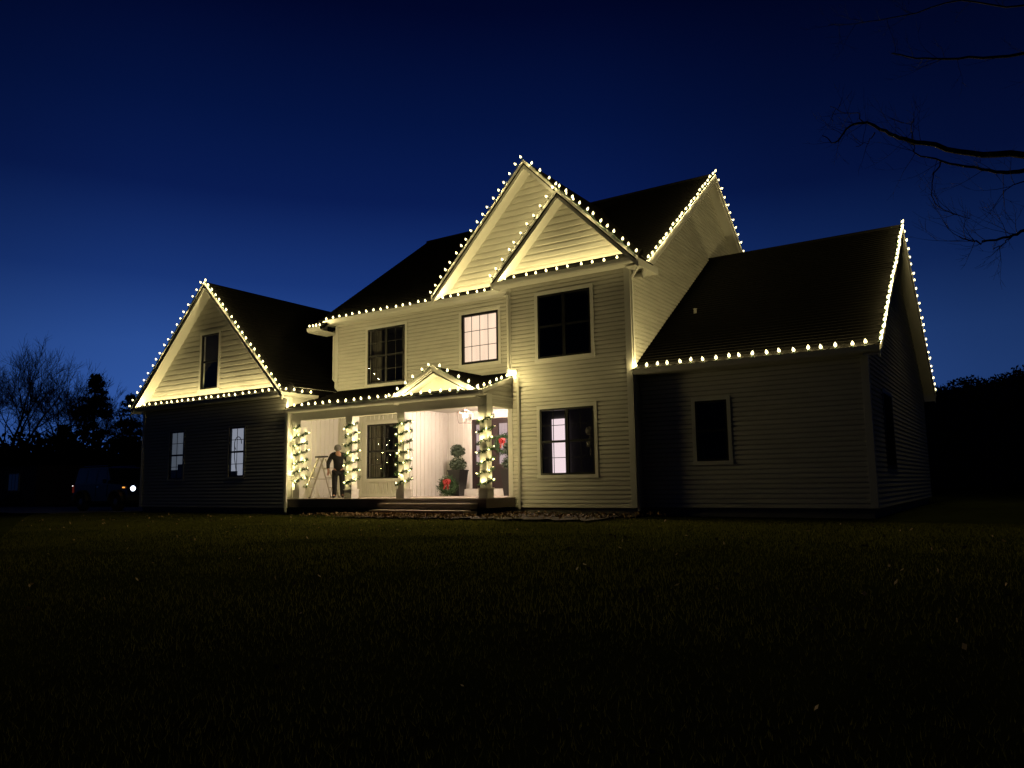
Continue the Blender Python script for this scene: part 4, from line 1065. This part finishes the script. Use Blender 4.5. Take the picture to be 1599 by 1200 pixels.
evergreen(-66.5, 33.0, 6.4, 2.6, 'low evergreen at the foot of the bare trees', 43)

def woods(name, pts, hmin, hmax, label, seed, leafs=.45, n=5200):
    rnd = random.Random(seed); m = MB(); hs = [rnd.uniform(hmin, hmax) for _ in range(60)]
    for _ in range(n):
        t = rnd.random() * (len(pts) - 1); i = int(t); a, b = Vector(pts[i]), Vector(pts[i + 1]); p = a.lerp(b, t - i)
        x, y = p.x + rnd.gauss(0, 2.2), p.y + rnd.gauss(0, 2.2); s = t * 9; k = int(s)
        h = hs[k % 60] * (1 - (s - k)) + hs[(k + 1) % 60] * (s - k); f = rnd.random() ** .8
        m.leaf((x, y, gz(x, y) + f * h), leafs * rnd.uniform(.6, 1.5) * (1.25 - .6 * f), rnd, .7)
    m.build(name, M['brush'], kind='stuff', label=label, cat='woods')
woods('woods', [(-110, 26), (-92, 36), (-82, 44), (-72, 52), (-62, 60)], 4.0, 7.4, 'dark wood behind the bare trees and parked car', 51, .34, 36000)
hb = MB(); nx, ny = 60, 14; hr = random.Random(4)
for j in range(ny + 1):
    for i in range(nx + 1):
        x, y = -60 + 150 * i / nx, 84 + 46 * j / ny; f = math.sin(math.pi * min(1, j / ny * 1.15) * .5) if j else 0
        hb.v.append((x, y, -1.6 + f * (14.6 + 1.0 * math.sin(x * .07) + .5 * math.sin(x * .23)) + hr.uniform(-.25, .25) * (j > 0)))
hb.f = [(j * (nx + 1) + i, j * (nx + 1) + i + 1, (j + 1) * (nx + 1) + i + 1, (j + 1) * (nx + 1) + i) for j in range(ny) for i in range(nx)]
hb.build('hill', M['brush'], kind='structure', smooth=True, label='black wooded hill behind the right end of the house')
hw = MB()
for _ in range(36000):                                       # leafless scrub clothing the slope and its crest
    i, j = hr.randrange(nx), min(ny - 1, int(ny * hr.random() ** .6)); a_, b_ = Vector(hb.v[j * (nx + 1) + i]), Vector(hb.v[(j + 1) * (nx + 1) + i + 1])
    p = a_.lerp(b_, hr.random()); p.x = a_.x + hr.random() * (b_.x - a_.x)
    hw.leaf(p + Vector((0, 0, hr.random() ** 1.6 * (1.1 + .4 * math.sin(p.x * .9)))), hr.uniform(.12, .34), hr, .5)
hw.build('woods', M['brush'], kind='stuff', label='dark scrub covering the hill behind the right end of the house', cat='woods')

# near tree whose limbs reach in from the right
def near_tree():
    x, y = 4.6, 9.6; z = gz(x, y); t = empty('overhanging_tree', (x, y, z), 'bare tree reaching thin dark limbs into the upper right sky', 'tree')
    MB().tube([(x, y, z - .2), (x - .05, y, z + 2.2), (x - .15, y + .1, z + 5.0), (x - .1, y + .2, z + 8.0)], [.32, .26, .20, .10], 10).build('trunk', M['wood'], t)
    S = {'A': [(4.5, 9.6, 2.3), (2.4, 9.3, 2.75), (0.28, 9.0, 3.21), (-0.17, 9.05, 3.35), (-0.59, 9.0, 3.57), (-0.8, 8.95, 3.66), (-0.99, 9.0, 3.84), (-1.16, 9.0, 3.96), (-1.33, 9.0, 3.92), (-1.47, 9.05, 3.82), (-1.59, 9.0, 3.92)],
         'A2': [(-1.16, 9.0, 3.96), (-1.2, 9.0, 4.07), (-1.36, 9.1, 4.17), (-1.5, 9.1, 4.29)], 'A3': [(-1.04, 9.0, 3.81), (-1.13, 9.0, 3.71), (-1.25, 9.0, 3.7)],
         'A4': [(-0.68, 9.0, 3.58), (-0.69, 9.0, 3.74), (-0.66, 9.0, 3.86)],
         'B': [(4.5, 9.6, 1.9), (2.0, 9.0, 2.6), (0.26, 8.7, 2.93), (0.08, 8.7, 2.97), (-0.14, 8.7, 3.06), (-0.43, 8.7, 3.22), (-0.64, 8.7, 3.35), (-0.65, 8.7, 3.45)],
         'C': [(-0.43, 8.7, 3.21), (-0.5, 8.6, 3.01), (-0.52, 8.6, 2.8), (-0.4, 8.6, 2.64), (-0.22, 8.6, 2.53)],
         'D': [(4.45, 9.7, 4.0), (2.2, 9.7, 4.35), (0.39, 9.6, 4.54), (-0.1, 9.6, 4.66), (-0.53, 9.6, 4.8), (-0.87, 9.6, 4.98)],
         'E': [(4.5, 9.5, 1.2), (2.0, 8.7, 1.9), (0.2, 8.2, 2.2), (0.09, 8.2, 2.18), (-0.12, 8.2, 2.17), (-0.21, 8.2, 2.19), (-0.31, 8.2, 2.26)],
         'E2': [(0.09, 8.2, 2.18), (0.04, 8.2, 2.13), (-0.05, 8.2, 2.08)],
         'F': [(4.5, 9.8, 4.6), (2.2, 10.1, 5.1), (0.47, 10.2, 5.4), (-0.14, 10.2, 5.7), (-0.77, 10.2, 5.74), (-1.28, 10.2, 5.82), (-1.63, 10.2, 5.93)],
         'H': [(1.2, 8.8, 2.75), (0.25, 8.6, 2.8), (0.08, 8.6, 2.75)]}
    rnd = random.Random(8); rad = {'A': (.060, .005), 'B': (.044, .004), 'D': (.036, .007), 'E': (.03, .005), 'F': (.022, .003), 'C': (.009, .003), 'H': (.015, .003)}
    c = MB()
    for k, L_ in S.items():
        r0, r1 = rad.get(k, (.008, .003)); Q = [Vector(p) for p in L_]; fine = []
        for i in range(len(Q) - 1):                       # smooth the limb through its joints, with a little natural wander
            a_, b_, c_, d_ = Q[max(0, i - 1)], Q[i], Q[i + 1], Q[min(len(Q) - 1, i + 2)]
            sl = (c_ - b_).length; m0, m1 = (c_ - a_).normalized() * sl, (d_ - b_).normalized() * sl
            for w in (0, .25, .5, .75):
                p = b_ * (2 * w ** 3 - 3 * w * w + 1) + m0 * (w ** 3 - 2 * w * w + w) + c_ * (3 * w * w - 2 * w ** 3) + m1 * (w ** 3 - w * w)
                fine.append(p + Vector((rnd.gauss(0, .006), rnd.gauss(0, .006), rnd.gauss(0, .008))))
        L_ = fine + [Q[-1]]; n = len(L_); c.tube(L_, [r0 + (r1 - r0) * (i / (n - 1)) ** .5 for i in range(n)], 6)
        for _ in range(15 if n > 20 else 4):
            i = rnd.randint(max(0, n // 3), n - 2); p = Vector(L_[i]).lerp(Vector(L_[i + 1]), rnd.random()); d = Vector((rnd.uniform(-1, .1), rnd.gauss(0, .4), rnd.gauss(.1, .7))).normalized()
            grow(c, p, d, rnd.uniform(.12, .34), .0035, 3, rnd, 5, .6, (1, 2), .0015)
    for k in range(26):
        zz = rnd.uniform(3.2, 8.2); g = rnd.uniform(-1.2, 1.2); grow(c, Vector((x - .12, y + .1, z + zz)), Vector((math.cos(g), math.sin(g), .4)), 2.2 * (1.2 - zz / 10), .05, 2, rnd, 4, .6, (2, 3))
    c.build('crown', M['wood'], t)
near_tree()
